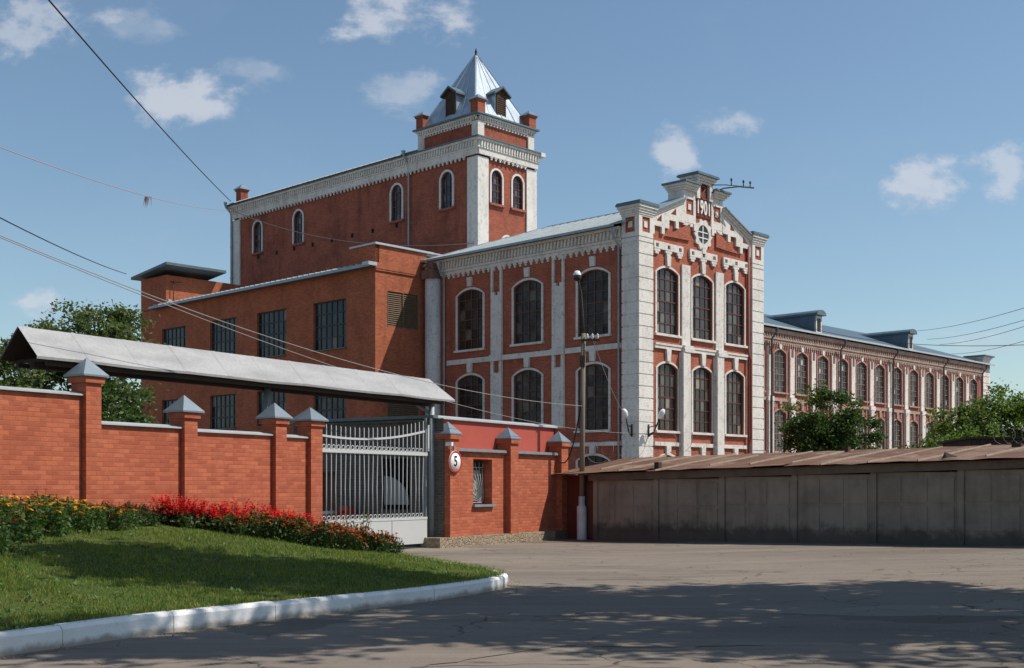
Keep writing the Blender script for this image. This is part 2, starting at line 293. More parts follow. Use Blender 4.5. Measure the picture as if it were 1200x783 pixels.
# ---------------------------------------------------------------- mesh builder (walls face -y: u = x, depth d = -y, v = z)
class MB:
    def __init__(s): s.v=[]; s.f=[]; s.m=[]; s.uv={}; s.sm=set()
    def face(s,pts,mi=0,uv=None,smooth=False):
        i=len(s.v); s.v+= [tuple(p) for p in pts]; s.f.append(tuple(range(i,i+len(pts)))); s.m.append(mi)
        if uv: s.uv[len(s.f)-1]=uv
        if smooth: s.sm.add(len(s.f)-1)
    def box(s,x0,x1,y0,y1,z0,z1,mi=0):
        i=len(s.v)
        s.v+=[(x0,y0,z0),(x1,y0,z0),(x1,y1,z0),(x0,y1,z0),(x0,y0,z1),(x1,y0,z1),(x1,y1,z1),(x0,y1,z1)]
        for q in ((0,3,2,1),(4,5,6,7),(0,1,5,4),(1,2,6,5),(2,3,7,6),(3,0,4,7)):
            s.f.append(tuple(i+k for k in q)); s.m.append(mi)
    def wb(s,u0,u1,d0,d1,v0,v1,mi=0): s.box(u0,u1,-d1,-d0,v0,v1,mi)
    def prism(s,poly,d0,d1,mi=0):                     # poly in (u,v), counter-clockwise seen from the front
        n=len(poly)
        s.face([(u,-d1,v) for u,v in poly],mi); s.face([(u,-d0,v) for u,v in reversed(poly)],mi)
        for k in range(n):
            a=poly[k]; b=poly[(k+1)%n]
            s.face([(a[0],-d0,a[1]),(b[0],-d0,b[1]),(b[0],-d1,b[1]),(a[0],-d1,a[1])],mi)
    def extr(s,prof,x0,x1,mi=0):                      # profile in (y,z) swept along x
        n=len(prof)
        s.face([(x1,y,z) for y,z in prof],mi); s.face([(x0,y,z) for y,z in reversed(prof)],mi)
        for k in range(n):
            a=prof[k]; b=prof[(k+1)%n]
            s.face([(x0,a[0],a[1]),(x1,a[0],a[1]),(x1,b[0],b[1]),(x0,b[0],b[1])],mi)
    def bar(s,a,b,w,h=None,mi=0):                     # rectangular bar between two points
        a=Vector(a); b=Vector(b); d=(b-a).normalized(); h=h or w
        up=Vector((0,0,1)) if abs(d.z)<.95 else Vector((0,1,0))
        sx=d.cross(up).normalized()*w/2; sy=sx.cross(d).normalized()*h/2
        q=[a-sx-sy,a+sx-sy,a+sx+sy,a-sx+sy]; r=[p+(b-a) for p in q]
        s.face(q[::-1],mi); s.face(r,mi)
        for k in range(4): s.face([q[k],q[(k+1)%4],r[(k+1)%4],r[k]],mi)
    def tube(s,pts,r,n=6,mi=0,caps=True):
        pts=[Vector(p) for p in pts]; rr=r if isinstance(r,(list,tuple)) else [r]*len(pts)
        i0=len(s.v); ref=None
        for k,p in enumerate(pts):
            d=(pts[min(k+1,len(pts)-1)]-pts[max(k-1,0)]).normalized()
            if ref is None: ref=d.orthogonal().normalized()
            ref=(ref-d*ref.dot(d)); ref=ref.normalized() if ref.length>1e-6 else d.orthogonal().normalized()
            e=d.cross(ref)
            for j in range(n):
                a=2*math.pi*j/n; s.v.append(tuple(p+(ref*math.cos(a)+e*math.sin(a))*rr[k]))
        for k in range(len(pts)-1):
            for j in range(n):
                s.f.append((i0+k*n+j,i0+k*n+(j+1)%n,i0+(k+1)*n+(j+1)%n,i0+(k+1)*n+j)); s.m.append(mi); s.sm.add(len(s.f)-1)
        if caps:
            s.f.append(tuple(i0+j for j in reversed(range(n)))); s.m.append(mi)
            s.f.append(tuple(i0+(len(pts)-1)*n+j for j in range(n))); s.m.append(mi)
    def lathe(s,prof,c=(0,0,0),n=16,mi=0,axis='z'):
        i0=len(s.v)
        for r,z in prof:
            for j in range(n):
                a=2*math.pi*j/n; x,y=r*math.cos(a),r*math.sin(a)
                s.v.append((c[0]+x,c[1]+y,c[2]+z) if axis=='z' else (c[0]+x,c[1]-z,c[2]+y))
        for k in range(len(prof)-1):
            for j in range(n):
                s.f.append((i0+k*n+j,i0+k*n+(j+1)%n,i0+(k+1)*n+(j+1)%n,i0+(k+1)*n+j)); s.m.append(mi); s.sm.add(len(s.f)-1)
    def pyramid(s,x0,x1,y0,y1,z0,z1,mi=0):
        c=((x0+x1)/2,(y0+y1)/2,z1); q=[(x0,y0,z0),(x1,y0,z0),(x1,y1,z0),(x0,y1,z0)]
        s.face(q[::-1],mi)
        for k in range(4): s.face([q[k],q[(k+1)%4],c],mi)
    def mesh(s,name,mats):
        me=bpy.data.meshes.new(name); me.from_pydata(s.v,[],s.f)
        for m in (mats if isinstance(mats,(list,tuple)) else [mats]): me.materials.append(M[m] if isinstance(m,str) else m)
        me.polygons.foreach_set('material_index',s.m)
        uvl=me.uv_layers.new(name='UVMap'); co=s.v
        for p in me.polygons:
            if p.index in s.uv:
                for li,uv in zip(p.loop_indices,s.uv[p.index]): uvl.data[li].uv=uv
                continue
            n=p.normal
            if abs(n.z)>.97: U=Vector((1,0,0)); V=Vector((0,1,0))
            else: U=Vector((-n.y,n.x,0)).normalized(); V=n.cross(U)
            for li,vi in zip(p.loop_indices,p.vertices):
                c=co[vi]; uvl.data[li].uv=(c[0]*U.x+c[1]*U.y, c[0]*V.x+c[1]*V.y+c[2]*V.z)
        if s.sm:
            fl=[False]*len(s.f)
            for k in s.sm: fl[k]=True
            me.polygons.foreach_set('use_smooth',fl)
        me.update(); return me
    def build(s,name,mats,parent=None,loc=(0,0,0),rz=0):
        return link(name,s.mesh(name,mats),parent,loc,rz)
def link(name,me,parent=None,loc=(0,0,0),rz=0):
    o=bpy.data.objects.new(name,me); COL.objects.link(o); o.location=loc; o.rotation_euler=(0,0,rz)
    if parent: o.parent=parent
    return o
def tag(o,label=None,cat=None,group=None,kind=None):
    if label: o['label']=label
    if cat: o['category']=cat
    if group: o['group']=group
    if kind: o['kind']=kind
    return o
def empty(name,label,cat,loc=(0,0,0),rz=0,group=None):
    o=bpy.data.objects.new(name,None); COL.objects.link(o); o.empty_display_size=.3; o.location=loc; o.rotation_euler=(0,0,rz)
    return tag(o,label,cat,group)
def dup(o,parent=None,loc=None,rz=None):
    c=o.copy(); COL.objects.link(c)
    if parent is not None: c.parent=parent
    if loc is not None: c.location=loc
    if rz is not None: c.rotation_euler=(0,0,rz)
    for ch in list(o.children): dup(ch,c)
    return c
class Sys:
    def __init__(s,ox,oy,dx,dy):
        n=math.hypot(dx,dy); s.o=(ox,oy); s.a=(dx/n,dy/n); s.b=(-dy/n,dx/n); s.rz=math.atan2(dy,dx)
    def w(s,x,y,z=0): return (s.o[0]+s.a[0]*x+s.b[0]*y, s.o[1]+s.a[1]*x+s.b[1]*y, z)
    def inv(s,X,Y):
        X-=s.o[0]; Y-=s.o[1]; return (X*s.a[0]+Y*s.a[1], X*s.b[0]+Y*s.b[1])
FM=Sys(6.31,60,1356,1416)       # factory axes: x along the gabled front, y back along its side
FG=Sys(-1.807,32.6,880,1416)    # street fence line
FS=Sys(2.53,37,.745,-.667)      # concrete shed
class Group:
    """a thing whose parts are written in the coordinates of its axes system"""
    def __init__(s,name,label,cat,sy,bx,by,z=0):
        s.o=empty(name,label,cat,sy.w(bx,by,z),sy.rz); s.off=(-bx,-by,-z)
    def add(s,mb,name,mats,x=0,y=0,z=0,rz=0,parent=None):
        if parent is not None: return mb.build(name,mats,parent,(x,y,z),rz)
        return mb.build(name,mats,s.o,(x+s.off[0],y+s.off[1],z+s.off[2]),rz)
    def put(s,obj,x,y,z=0,rz=0): return dup(obj,s.o,(x+s.off[0],y+s.off[1],z+s.off[2]),rz)

# ---------------------------------------------------------------- walls with real openings
def arch(u,w,spring,rise,n=12):
    if rise<=0: return [(u-w/2,spring),(u+w/2,spring)]
    Rr=(w*w/4+rise*rise)/(2*rise); cz=spring+rise-Rr; a0=math.asin(min(1,w/2/Rr))
    if rise>=w/2-1e-6: a0=math.pi/2
    return [(u+Rr*math.sin(a),cz+Rr*math.cos(a)) for a in [(-a0+2*a0*k/n) for k in range(n+1)]]
def wall(mb,u0,u1,v0,v1,ops,mi=0,rev=.15,rmi=0,top=None):
    """ops: (u,w,sill,spring,rise); windows with the same u stack in a column; top(u)=upper edge"""
    cols={}
    for o in ops: cols.setdefault(round(o[0],2),[]).append(o)
    x=u0
    for k in sorted(cols):
        st=sorted(cols[k],key=lambda o:o[2]); w=max(o[1] for o in st); l,r=k-w/2,k+w/2
        mb.face([(x,0,v0),(l,0,v0),(l,0,v1),(x,0,v1)],mi)
        vb=v0
        for i,o in enumerate(st):
            ul,ur=o[0]-o[1]/2,o[0]+o[1]/2
            mb.face([(l,0,vb),(r,0,vb),(r,0,o[2]),(l,0,o[2])],mi)
            if ul-l>.001:
                mb.face([(l,0,o[2]),(ul,0,o[2]),(ul,0,o[3]),(l,0,o[3])],mi); mb.face([(ur,0,o[2]),(r,0,o[2]),(r,0,o[3]),(ur,0,o[3])],mi)
            nx=st[i+1][2] if i+1<len(st) else v1
            ap=arch(o[0],o[1],o[3],o[4]); mid=o[3]+o[4]+.05
            # split the spandrel into slim columns so every face stays convex
            if o[4]>0:
                for a,b in zip(ap[:-1],ap[1:]): mb.face([(a[0],0,a[1]),(b[0],0,b[1]),(b[0],0,mid),(a[0],0,mid)],mi)
                if ul-l>.001:
                    mb.face([(l,0,o[3]),(ul,0,o[3]),(ul,0,mid),(l,0,mid)],mi); mb.face([(ur,0,o[3]),(r,0,o[3]),(r,0,mid),(ur,0,mid)],mi)
            else: mid=o[3]
            mb.face([(l,0,mid),(r,0,mid),(r,0,nx),(l,0,nx)],mi)
            out=[(ul,o[2])]+ap+[(ur,o[2])]
            for a,b in zip(out,out[1:]+out[:1]): mb.face([(a[0],0,a[1]),(a[0],rev,a[1]),(b[0],rev,b[1]),(b[0],0,b[1])],rmi)
            vb=nx
        x=r
    mb.face([(x,0,v0),(u1,0,v0),(u1,0,v1),(x,0,v1)],mi)

WC={}
def window(parent,x,y,z,rz,w,h,rise,cols,rows,fm,gm,rec=.1,trim=.12,td=.05,tm='white',bar=.04,sill=.12,smat=None,thick=None,name='window'):
    """origin: middle of the sill on the wall face. window > pane, surround, sill"""
    key=(w,h,rise,cols,rows,fm,gm,rec,trim,td,tm,bar,sill,smat)
    if key not in WC:
        f=MB(); out=[(-w/2,0)]+arch(0,w,h,rise)+[(w/2,0)]
        ol=lambda u:h if rise<=0 else np.interp(u,[p[0] for p in arch(0,w,h,rise,24)],[p[1] for p in arch(0,w,h,rise,24)])
        e=.06
        f.wb(-w/2,-w/2+e,-rec-.04,-rec+.02,0,h); f.wb(w/2-e,w/2,-rec-.04,-rec+.02,0,h); f.wb(-w/2+e,w/2-e,-rec-.04,-rec+.02,0,e)
        ap=arch(0,w,h,rise)
        if rise>0:
            for a,b in zip(ap[:-1],ap[1:]): f.prism([(a[0],a[1]-e),(b[0],b[1]-e),(b[0],b[1]),(a[0],a[1])],-rec-.04,-rec+.02)
        else: f.wb(-w/2+e,w/2-e,-rec-.04,-rec+.02,h-e,h)
        tot=h+rise
        for i in range(1,cols):
            u=-w/2+w*i/cols; b=bar*(1.5 if (cols%2==0 and i==cols//2) else 1)
            f.wb(u-b/2,u+b/2,-rec-.03,-rec+.01,e,float(ol(u))-.02)
        for j in range(1,rows):
            v=tot*j/rows; b=bar*(1.6 if j==rows//2 else 1)
            hw=w/2-e/2
            if v>h:
                us=[p[0] for p in arch(0,w,h,rise,24) if p[1]>v]; hw=max(us) if us else .1
            f.wb(-hw,hw,-rec-.028,-rec+.008,v-b/2,v+b/2)
        p=MB(); pts=[(-w/2,0),(w/2,0)]+[q for q in reversed(ap)]
        p.face([(u,rec+.03,v) for u,v in pts],0,[((u+w/2)/w*cols,v/tot*rows) for u,v in pts])
        s=None
        if trim>0:
            s=MB(); iw=w; o2=arch(0,w+2*trim,h,rise+trim*.9); i2=arch(0,w,h,rise)
            L=[(-w/2-trim,-.0)]+o2+[(w/2+trim,-.0)]; I=[(-w/2,-.0)]+i2+[(w/2,-.0)]
            for k in range(len(L)-1): s.prism([I[k],I[k+1],L[k+1],L[k]] if k>0 else [L[0],I[0],I[1],L[1]],.002,td)
        sl=None
        if sill>0:
            sl=MB(); sl.wb(-w/2-trim-.06,w/2+trim+.06,-.02,td+.10,-sill,-.004); 
        WC[key]=(f.mesh(name,fm),p.mesh('pane',gm),s.mesh('surround',tm) if s else None,sl.mesh('sill',smat or tm) if sl else None)
    a,b,c,d=WC[key]
    o=link(name,a,parent,(x,y,z),rz); link('pane',b,o)
    if c: link('surround',c,o)
    if d: link('sill',d,o)
    return o
def dentils(mb,u0,u1,pitch,wd,d0,d1,v0,v1,mi=0):
    n=max(1,int((u1-u0)/pitch)); st=(u1-u0)/n
    for k in range(n):
        c=u0+st*(k+.5); mb.wb(c-wd/2,c+wd/2,d0,d1,v0,v1,mi)
def drops(mb,u0,u1,pitch,d,v0,v1,mi=0):               # stepped brick pendants
    n=max(1,int((u1-u0)/pitch)); st=(u1-u0)/n; hh=v1-v0
    for k in range(n):
        c=u0+st*(k+.5); mb.wb(c-st*.30,c+st*.30,.0,d,v0+hh*.55,v1,mi); mb.wb(c-st*.15,c+st*.15,.0,d*.8,v0,v0+hh*.55,mi)
def zigzag(mb,u0,u1,pitch,d0,d1,v0,v1,mi=0):          # rows of slanting brick teeth
    n=max(1,int((u1-u0)/pitch)); st=(u1-u0)/n
    for k in range(n):
        a=u0+st*k; mb.prism([(a+st*.30,v0),(a+st*.75,v0),(a+st*.95,v1),(a+st*.5,v1)],d0,d1,mi)
# ================================================================ gabled factory hall
HW=11.44; HC=5.72; HY=.22; HX=.20; HL=15.5
hall=Group('factory_hall','red brick gabled factory hall with white rusticated corners and the date 1901','factory building',FM,HC,7.5)
fu=[HC-3.1,HC,HC+3.1]
ops=[]
for u in fu: ops+=[(u,1.75,.9,2.98,.26),(u,1.75,4.5,7.70,.27),(u,1.85,9.45,12.58,.27)]
mb=MB(); wall(mb,.6,HW-.6,-.3,14.6,ops,0,.18)
def rake(u): return 15.62+.42*(min(abs(u-0),abs(HW-u))-1.16) if 1.16<u<HW-1.16 else 15.62
mb.face([(.6,0,14.6),(HW-.6,0,14.6),(HW-1.16,0,15.55),(HC+1.7,0,16.7),(HC+1.7,0,17.1),(HC-1.7,0,17.1),(HC-1.7,0,16.7),(1.16,0,15.55)],0)
hall.add(mb,'front_wall','red',0,HY)
for i,u in enumerate(fu):
    window(hall.o,u+hall.off[0],HY+hall.off[1],9.45,0,1.85,3.13,.27,4,6,'frame','glass',td=.05)
    window(hall.o,u+hall.off[0],HY+hall.off[1],4.5,0,1.75,3.20,.27,4,6,'frame','glass',td=.05)
    window(hall.o,u+hall.off[0],HY+hall.off[1],.9,0,1.75,2.08,.26,4,4,'frame','glass',td=.05)
# side wall (faces -x): u = -(y)
su=[-12.2,-7.75,-3.12]
ops=[]
for u in su: ops+=[(u,2.05,.9,2.98,.26),(u,2.05,4.55,7.66,.30),(u,2.05,9.42,12.52,.30)]
mb=MB(); wall(mb,-HL-.2,-.6,-.3,14.75,ops,0,.18); hall.add(mb,'side_wall','red',HX,0,0,-math.pi/2)
for u in su:
    for z,h,r,rw in ((9.42,3.10,.30,6),(4.55,3.11,.30,6),(.9,2.08,.26,4)):
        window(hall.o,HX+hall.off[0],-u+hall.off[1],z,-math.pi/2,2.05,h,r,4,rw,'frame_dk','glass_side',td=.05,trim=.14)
mb=MB(); wall(mb,.6,HL+.2,-.3,14.75,[],0); hall.add(mb,'side_wall','red',HW-.2,0,0,math.pi/2)
mb=MB(); wall(mb,-HW+.2,-.2,-.3,14.75,[],0); hall.add(mb,'rear_wall','red',0,HL+.15,0,math.pi)
# corner pilasters
def corner(name,x0,flip):
    g=MB(); g.box(.03,1.13,.03,1.07,-.3,14.1)
    z=3.05-.6*6
    while z<14.0:
        g.box(0,1.16,0,1.10,max(z+.035,-.3),min(z+.6-.035,14.08)); z+=.6
    p=hall.add(g,'corner_pilaster','quoin',x0,0)
    g=MB(); x0n,x1n,zb,zt=.27,.89,14.36,15.12
    for a,b in ((0,x0n),(x1n,1.16)): g.box(a,b,0,.3,zb,zt)
    g.box(0,1.16,0,1.1,14.12,zb); g.box(0,1.16,0,1.1,zt,15.2)
    for a,b in ((.3,x0n-.0),(x1n,1.1)):
        g.box(0,.2,a,b,zb,zt); g.box(.96,1.16,a,b,zb,zt)
    g.box(.2,.96,.3,1.1,zb,zt); g.box(0.2,.96,.2,.3,zb,zt)
    g.box(.45,.71,.02,.2,14.60,14.90); g.box(.02,.2,.45,.71,14.60,14.90)
    g.build('pilaster_head','quoin',p)
    g=MB(); g.box(x0n+.002,x1n-.002,.065,.199,zb+.002,zt-.002)
    g.build('niche','red',p); g=MB(); g.box(.065,.199,x0n+.002,x1n-.002,zb+.002,zt-.002)
    g.build('niche','red',p)
    g=MB()
    for k,(e,a,b) in enumerate(((.03,15.2,15.3),(.07,15.303,15.42),(.12,15.423,15.55),(.18,15.553,15.68))): g.box(-e,1.16+e,-e,1.1+e,a,b)
    g.build('cornice','quoin',p)
    g=MB(); g.box(-.23,1.39,-.23,1.33,15.683,15.79); g.box(-.20,1.36,-.20,1.30,15.79,15.85); g.build('cornice_flashing','flash_dk',p)
corner('l',0,1); corner('r',HW-1.16,-1)
# pilasters of the front
for c in (HC-1.55,HC+1.55):
    g=MB(); g.wb(c-.36,c+.36,0,.10,8.95,13.2); g.wb(c-.44,c+.44,0,.34,8.62,8.80); g.wb(c-.40,c+.40,0,.28,8.80,8.98)
    g.wb(c-.52,c+.10,0,.30,-.3,8.62)
    g.wb(c+.14,c+.42,0,.10,3.95,7.55); g.wb(c+.10,c+.14,0,.04,-.3,8.6); g.wb(c+.14,c+.42,0,.10,-.3,3.6)
    hall.add(g,'pilaster','white',0,HY)
for k,u in enumerate(fu):
    # belts and keystones of every bay
    a,b=(u-1.16,u+1.16); 
    g=MB(); g.wb(a,b,0,.12,8.68,8.92); g.wb(a,b,0,.16,8.85,8.95)
    g.prism([(u-.14,8.06),(u+.14,8.06),(u+.20,8.68),(u-.20,8.68)],0,.14)
    hall.add(g,'belt_course','white',0,HY)
    g=MB(); g.wb(a,b,0,.11,3.72,3.92); g.prism([(u-.16,3.26),(u+.16,3.26),(u+.2,3.72),(u-.2,3.72)],0,.13); hall.add(g,'belt_course','white',0,HY)
    g=MB(); g.prism([(u-.14,12.93),(u+.14,12.93),(u+.19,13.46),(u-.19,13.46)],0,.14); hall.add(g,'keystone','white',0,HY)
    # stepped frieze with square holes
    g=MB(); w=1.26
    g.wb(u-w,u+w,0,.13,14.00,14.10); g.wb(u-w,u+w,0,.13,13.72,13.80)
    hs=(-.98,0,.98); xs=[-w]+[q for h in hs for q in (h-.12,h+.12)]+[w]
    for i in range(0,len(xs),2): g.wb(u+xs[i],u+xs[i+1],0,.13,13.80,14.00)
    for h in hs:
        s=.27 if h==0 else .24
        g.wb(u+h-s,u+h+s,0,.12,13.59,13.72); g.wb(u+h-s*.6,u+h+s*.6,0,.11,13.47,13.59)
    hall.add(g,'frieze','white',0,HY)
# gable
for sgn in (-1,1):
    m=lambda d:HC+sgn*d
    def pr(g,poly,d0,d1,mi=0):
        q=[(m(d),z) for d,z in poly]
        if sgn<0: q=q[::-1]
        # poly is given with d growing away from the centre: counter-clockwise for sgn>0
        g.prism(q,d0,d1,mi)
    g=MB(); rk=lambda d:17.42-.415*d
    steps=[(4.56,4.32,14.42),(4.32,3.72,14.86),(3.72,3.46,14.52),(3.46,3.08,14.86),(3.08,2.52,15.32),(2.52,2.26,14.98),(2.26,1.76,15.36)]
    for a,b,z in steps: pr(g,[(b,z),(a,z),(a,rk(a)-.25),(b,rk(b)-.25)],0,.13)
    hall.add(g,'gable_stair','white',0,HY)
    g=MB()
    for e,(lo,hi) in ((.20,(-.25,-.12)),(.28,(-.12,-.02))): pr(g,[(1.76,rk(1.76)+lo),(4.62,rk(4.62)+lo),(4.62,rk(4.62)+hi),(1.76,rk(1.76)+hi)],-.3,e)
    r_=hall.add(g,'raking_cornice','white',0,HY)
    g=MB(); pr(g,[(1.76,rk(1.76)-.018),(4.66,rk(4.66)-.018),(4.66,rk(4.66)+.06),(1.76,rk(1.76)+.06)],-.9,.36); g.build('flashing','flash',r_)
    g=MB()
    for a,b,z in ((4.18,3.74,15.12),(2.95,2.50,15.64)): pr(g,[(b,z),(a,z),(b,z+.36)],.10,.134)
    hall.add(g,'triangle_niche','dark_red',0,HY)
    # shoulder block with its square niche
    g=MB(); L,Rr=.72,1.80; zb,zt=15.88,16.70; n0,n1=.93,1.58
    pr(g,[(L,15.45),(Rr,15.45),(Rr,zb),(L,zb)],0,.11); pr(g,[(L,zt),(Rr,zt),(Rr,17.12),(L,17.12)],-.9,.11)
    pr(g,[(L,zb),(n0,zb),(n0,zt),(L,zt)],-.9,.11); pr(g,[(n1,zb),(Rr,zb),(Rr,zt),(n1,zt)],-.9,.11)
    pr(g,[(n0+.20,16.14),(n1-.20,16.14),(n1-.20,16.44),(n0+.20,16.44)],0,.10)
    pr(g,[(L,15.1),(n0-.0,15.1),(n0,15.45),(L,15.45)],0,.15); pr(g,[(n0,15.27),(Rr,15.27),(Rr,15.447),(n0,15.447)],0,.10)
    b_=hall.add(g,'gable_block','white',0,HY)
    g=MB(); pr(g,[(n0+.002,zb+.002),(n1-.002,zb+.002),(n1-.002,zt-.002),(n0+.002,zt-.002)],-.1,.05); g.build('niche','red',b_)
    g=MB()
    for e,a,b in ((.06,17.12,17.22),(.14,17.222,17.33),(.24,17.332,17.45)): pr(g,[(L,a),(Rr+e,a),(Rr+e,b),(L,b)],-.9-e*.5,.16+e)
    g.build('block_cornice','white',b_)
    g=MB(); pr(g,[(L,17.452),(Rr+.32,17.452),(Rr+.32,17.55),(L,17.55)],-1.1,.48); g.build('flashing','flash_dk',b_)
# middle piece: niche with a relief, date panel
g=MB()
g.wb(HC-.72,HC-.44,-.7,.20,16.86,17.72); g.wb(HC+.44,HC+.72,-.7,.20,16.86,17.72); g.wb(HC-.44,HC+.44,-.7,-.02,16.86,17.72)
g.wb(HC-.72,HC+.72,-.7,.20,17.72,17.80)
dentils(g,HC-.5,HC+.5,.14,.08,.20,.25,17.68,17.76)
for e,a,b in ((.06,17.80,17.92),(.15,17.922,18.06)): g.wb(HC-.72-e,HC+.72+e,-.8,.2+e,a,b)
t_=hall.add(g,'gable_crown','white',0,HY)
g=MB(); g.wb(HC-.98,HC+.98,-.95,.46,18.062,18.16); g.wb(HC-.93,HC+.93,-.9,.42,18.16,18.2); g.build('flashing','flash_dk',t_)
g=MB(); g.wb(HC-.438,HC+.438,-.02,.03,16.87,17.718); g.build('niche','dark_red',t_)
g=MB()
for k in range(9):
    a=math.pi*(.15+1.25*k/8); a2=math.pi*(.15+1.25*(k+1)/8)
    g.bar((HC-.02+.24*math.cos(a),-.06,17.33+.27*math.sin(a)),(HC-.02+.24*math.cos(a2),-.06,17.33+.27*math.sin(a2)),.07,.08)
g.bar((HC-.26,-.07,17.0),(HC+.22,-.07,17.52),.09,.08); g.bar((HC-.30,-.07,17.1),(HC-.1,-.07,16.94),.1,.08); g.wb(HC-.35,HC+.35,.03,.07,16.9,16.97)
g.build('relief','emblem',t_)
g=MB(); g.wb(HC-.72,HC+.72,0,.07,15.93,16.86); d_=hall.add(g,'date_panel','dark_red',0,HY)
def text_mesh(txt,size,depth,sx=1):
    cu=bpy.data.curves.new('t','FONT'); cu.body=txt; cu.size=size; cu.extrude=depth/2; cu.align_x='CENTER'; cu.align_y='CENTER'; cu.resolution_u=5; cu.offset=.012*size/.8
    ob=bpy.data.objects.new('t',cu); COL.objects.link(ob)
    dg=bpy.context.evaluated_depsgraph_get(); me=bpy.data.meshes.new_from_object(ob.evaluated_get(dg))
    bpy.data.objects.remove(ob); bpy.data.curves.remove(cu)
    me.transform(Matrix.Rotation(math.pi/2,4,'X')@Matrix.Diagonal((sx,1,1,1)))
    return me
for k,chh in enumerate('1901'):
    me=text_mesh(chh,1.02,.07,.60); me.materials.append(M['digit'])
    link('digit',me,d_,(HC-.51+k*.34,-.09,16.41))
# round window in a petalled ring
g=MB(); cz=15.02
NP=10
ring=[]
for k in range(80):
    a=2*math.pi*k/80; r=.77+.07*math.cos(a*NP); ring.append((HC+r*math.cos(a),cz+r*math.sin(a)))
inn=[(HC+.50*math.cos(2*math.pi*k/80),cz+.50*math.sin(2*math.pi*k/80)) for k in range(80)]
for k in range(80):
    k2=(k+1)%80; g.prism([inn[k],ring[k],ring[k2],inn[k2]],.0,.10)
g.wb(HC-.16,HC+.16,0,.16,14.0,14.32)
ow=hall.add(g,'round_window','white',0,HY)
g=MB(); pts=[(HC+.5*math.cos(2*math.pi*k/40),cz+.5*math.sin(2*math.pi*k/40)) for k in range(40)]
g.face([(u,-.03,v) for u,v in pts],0,[((u-HC)*3,(v-cz)*3) for u,v in pts]); g.build('pane','glass',ow)
g=MB(); g.wb(HC-.03,HC+.03,.035,.07,cz-.5,cz+.5); g.wb(HC-.5,HC+.5,.036,.069,cz+.1,cz+.15); g.wb(HC-.5,HC+.5,.036,.069,cz-.2,cz-.15); g.build('muntin','digit',ow)
# raised brick fields left and right of the round window
for sgn in (-1,1):
    g=MB(); q=[(HC+sgn*d,z) for d,z in ((1.2,14.52),(3.35,14.46),(1.2,15.42))]
    g.prism(q if sgn>0 else q[::-1],0,.10); hall.add(g,'raised_field','red',0,HY)
# side wall trim (local frame: u=-y)
S_=-math.pi/2
g=MB(); a,b=-15.35,-1.16
g.wb(a,b,0,.10,13.86,14.04); g.wb(a,b,0,.18,14.04,14.16); drops(g,a,b,.40,.09,13.62,13.86)
g.wb(a,b,0,.14,14.16,14.60); zigzag(g,a,b,.24,.14,.25,14.18,14.58); g.wb(a,b,0,.34,14.60,14.74)
hall.add(g,'cornice','white',HX,0,0,S_)
for c in (-10.05,-5.48):
    g=MB(); g.wb(c-.42,c+.42,0,.12,8.95,12.25)
    g.wb(c-.42,c-.28,0,.12,12.25,13.86); g.wb(c+.28,c+.42,0,.12,12.25,13.86); g.wb(c-.28,c-.12,0,.12,12.25,12.42); g.wb(c+.12,c+.28,0,.12,12.25,12.42)
    g.wb(c-.28,c-.16,0,.12,13.66,13.86); g.wb(c+.16,c+.28,0,.12,13.66,13.86)
    g.wb(c-.46,c+.46,0,.20,8.6,8.95)
    g.wb(c-.42,c+.42,0,.13,-.3,7.95); g.wb(c-.42,c-.22,0,.13,7.95,8.6); g.wb(c+.22,c+.42,0,.13,7.95,8.6)
    hall.add(g,'pilaster','white',HX,0,0,S_)
for u in su:
    g=MB(); g.wb(u-1.86,u+1.86,0,.11,8.62,8.90); g.prism([(u-.16,8.1),(u+.16,8.1),(u+.20,8.62),(u-.20,8.62)],0,.13); hall.add(g,'belt_course','white',HX,0,0,S_)
    g=MB(); g.wb(u-1.86,u+1.86,0,.11,3.72,3.92); g.prism([(u-.16,3.3),(u+.16,3.3),(u+.2,3.72),(u-.2,3.72)],0,.13); hall.add(g,'belt_course','white',HX,0,0,S_)
    g=MB(); g.prism([(u-.15,12.99),(u+.15,12.99),(u+.19,13.5),(u-.19,13.5)],0,.13); hall.add(g,'keystone','white',HX,0,0,S_)
# rounded end pier with a ruined brick capital
g=MB(); g.tube([(0,0,-.3),(0,0,7),(0,0,13.7)],.48,14); p_=hall.add(g,'end_pier','white',-.02,15.08)
g=MB()
for k in range(26):
    x=random.uniform(-.5,.5); y=random.uniform(-.5,.45); z=13.7+random.uniform(0,.85)
    g.box(x-.16,x+.16,y-.1,y+.1,z,z+random.uniform(.08,.2))
g.box(-.5,.5,-.46,.46,13.7,14.2); g.box(-.38,.38,-.36,.36,14.2,14.6); g.build('broken_capital','capital',p_)
def pipe(grp,x,y,z0,z1,mat,parent=None,hopper=True,r=.06,out=(0,-1),name='downpipe'):
    g=MB(); ox,oy=out
    pts=[(x+ox*.45,y+oy*.45,z1+.30),(x+ox*.40,y+oy*.40,z1+.1),(x,y,z1-.35),(x,y,(z0+z1)/2),(x,y,z0)] if hopper else [(x,y,z1),(x,y,z0)]
    g.tube(pts,r,8)
    if hopper: g.lathe([(.06,-.1),(.14,.12),(.14,.2)],(x+ox*.45,y+oy*.45,z1+.28),8)
    k=z0+1.2
    while k<z1-.6:
        g.tube([(x,y,k-.03),(x,y,k+.03)],r*1.35,8); k+=2.4
    return grp.add(g,name,mat)
pipe(hall,HX-.12,14.25,.2,14.1,'pipe',out=(-1,0)); pipe(hall,HX-.12,1.36,.2,14.1,'pipe',out=(-1,0))
g=MB(); x=HW-1.42; y=HY-.12
g.tube([(x,y,15.0),(x,y,9.1),(x+.05,y-.14,8.7),(x+.05,y-.14,4.3),(x,y-.02,3.9),(x,y-.02,.2)],.08,8); hall.add(g,'downpipe','pipe_red')
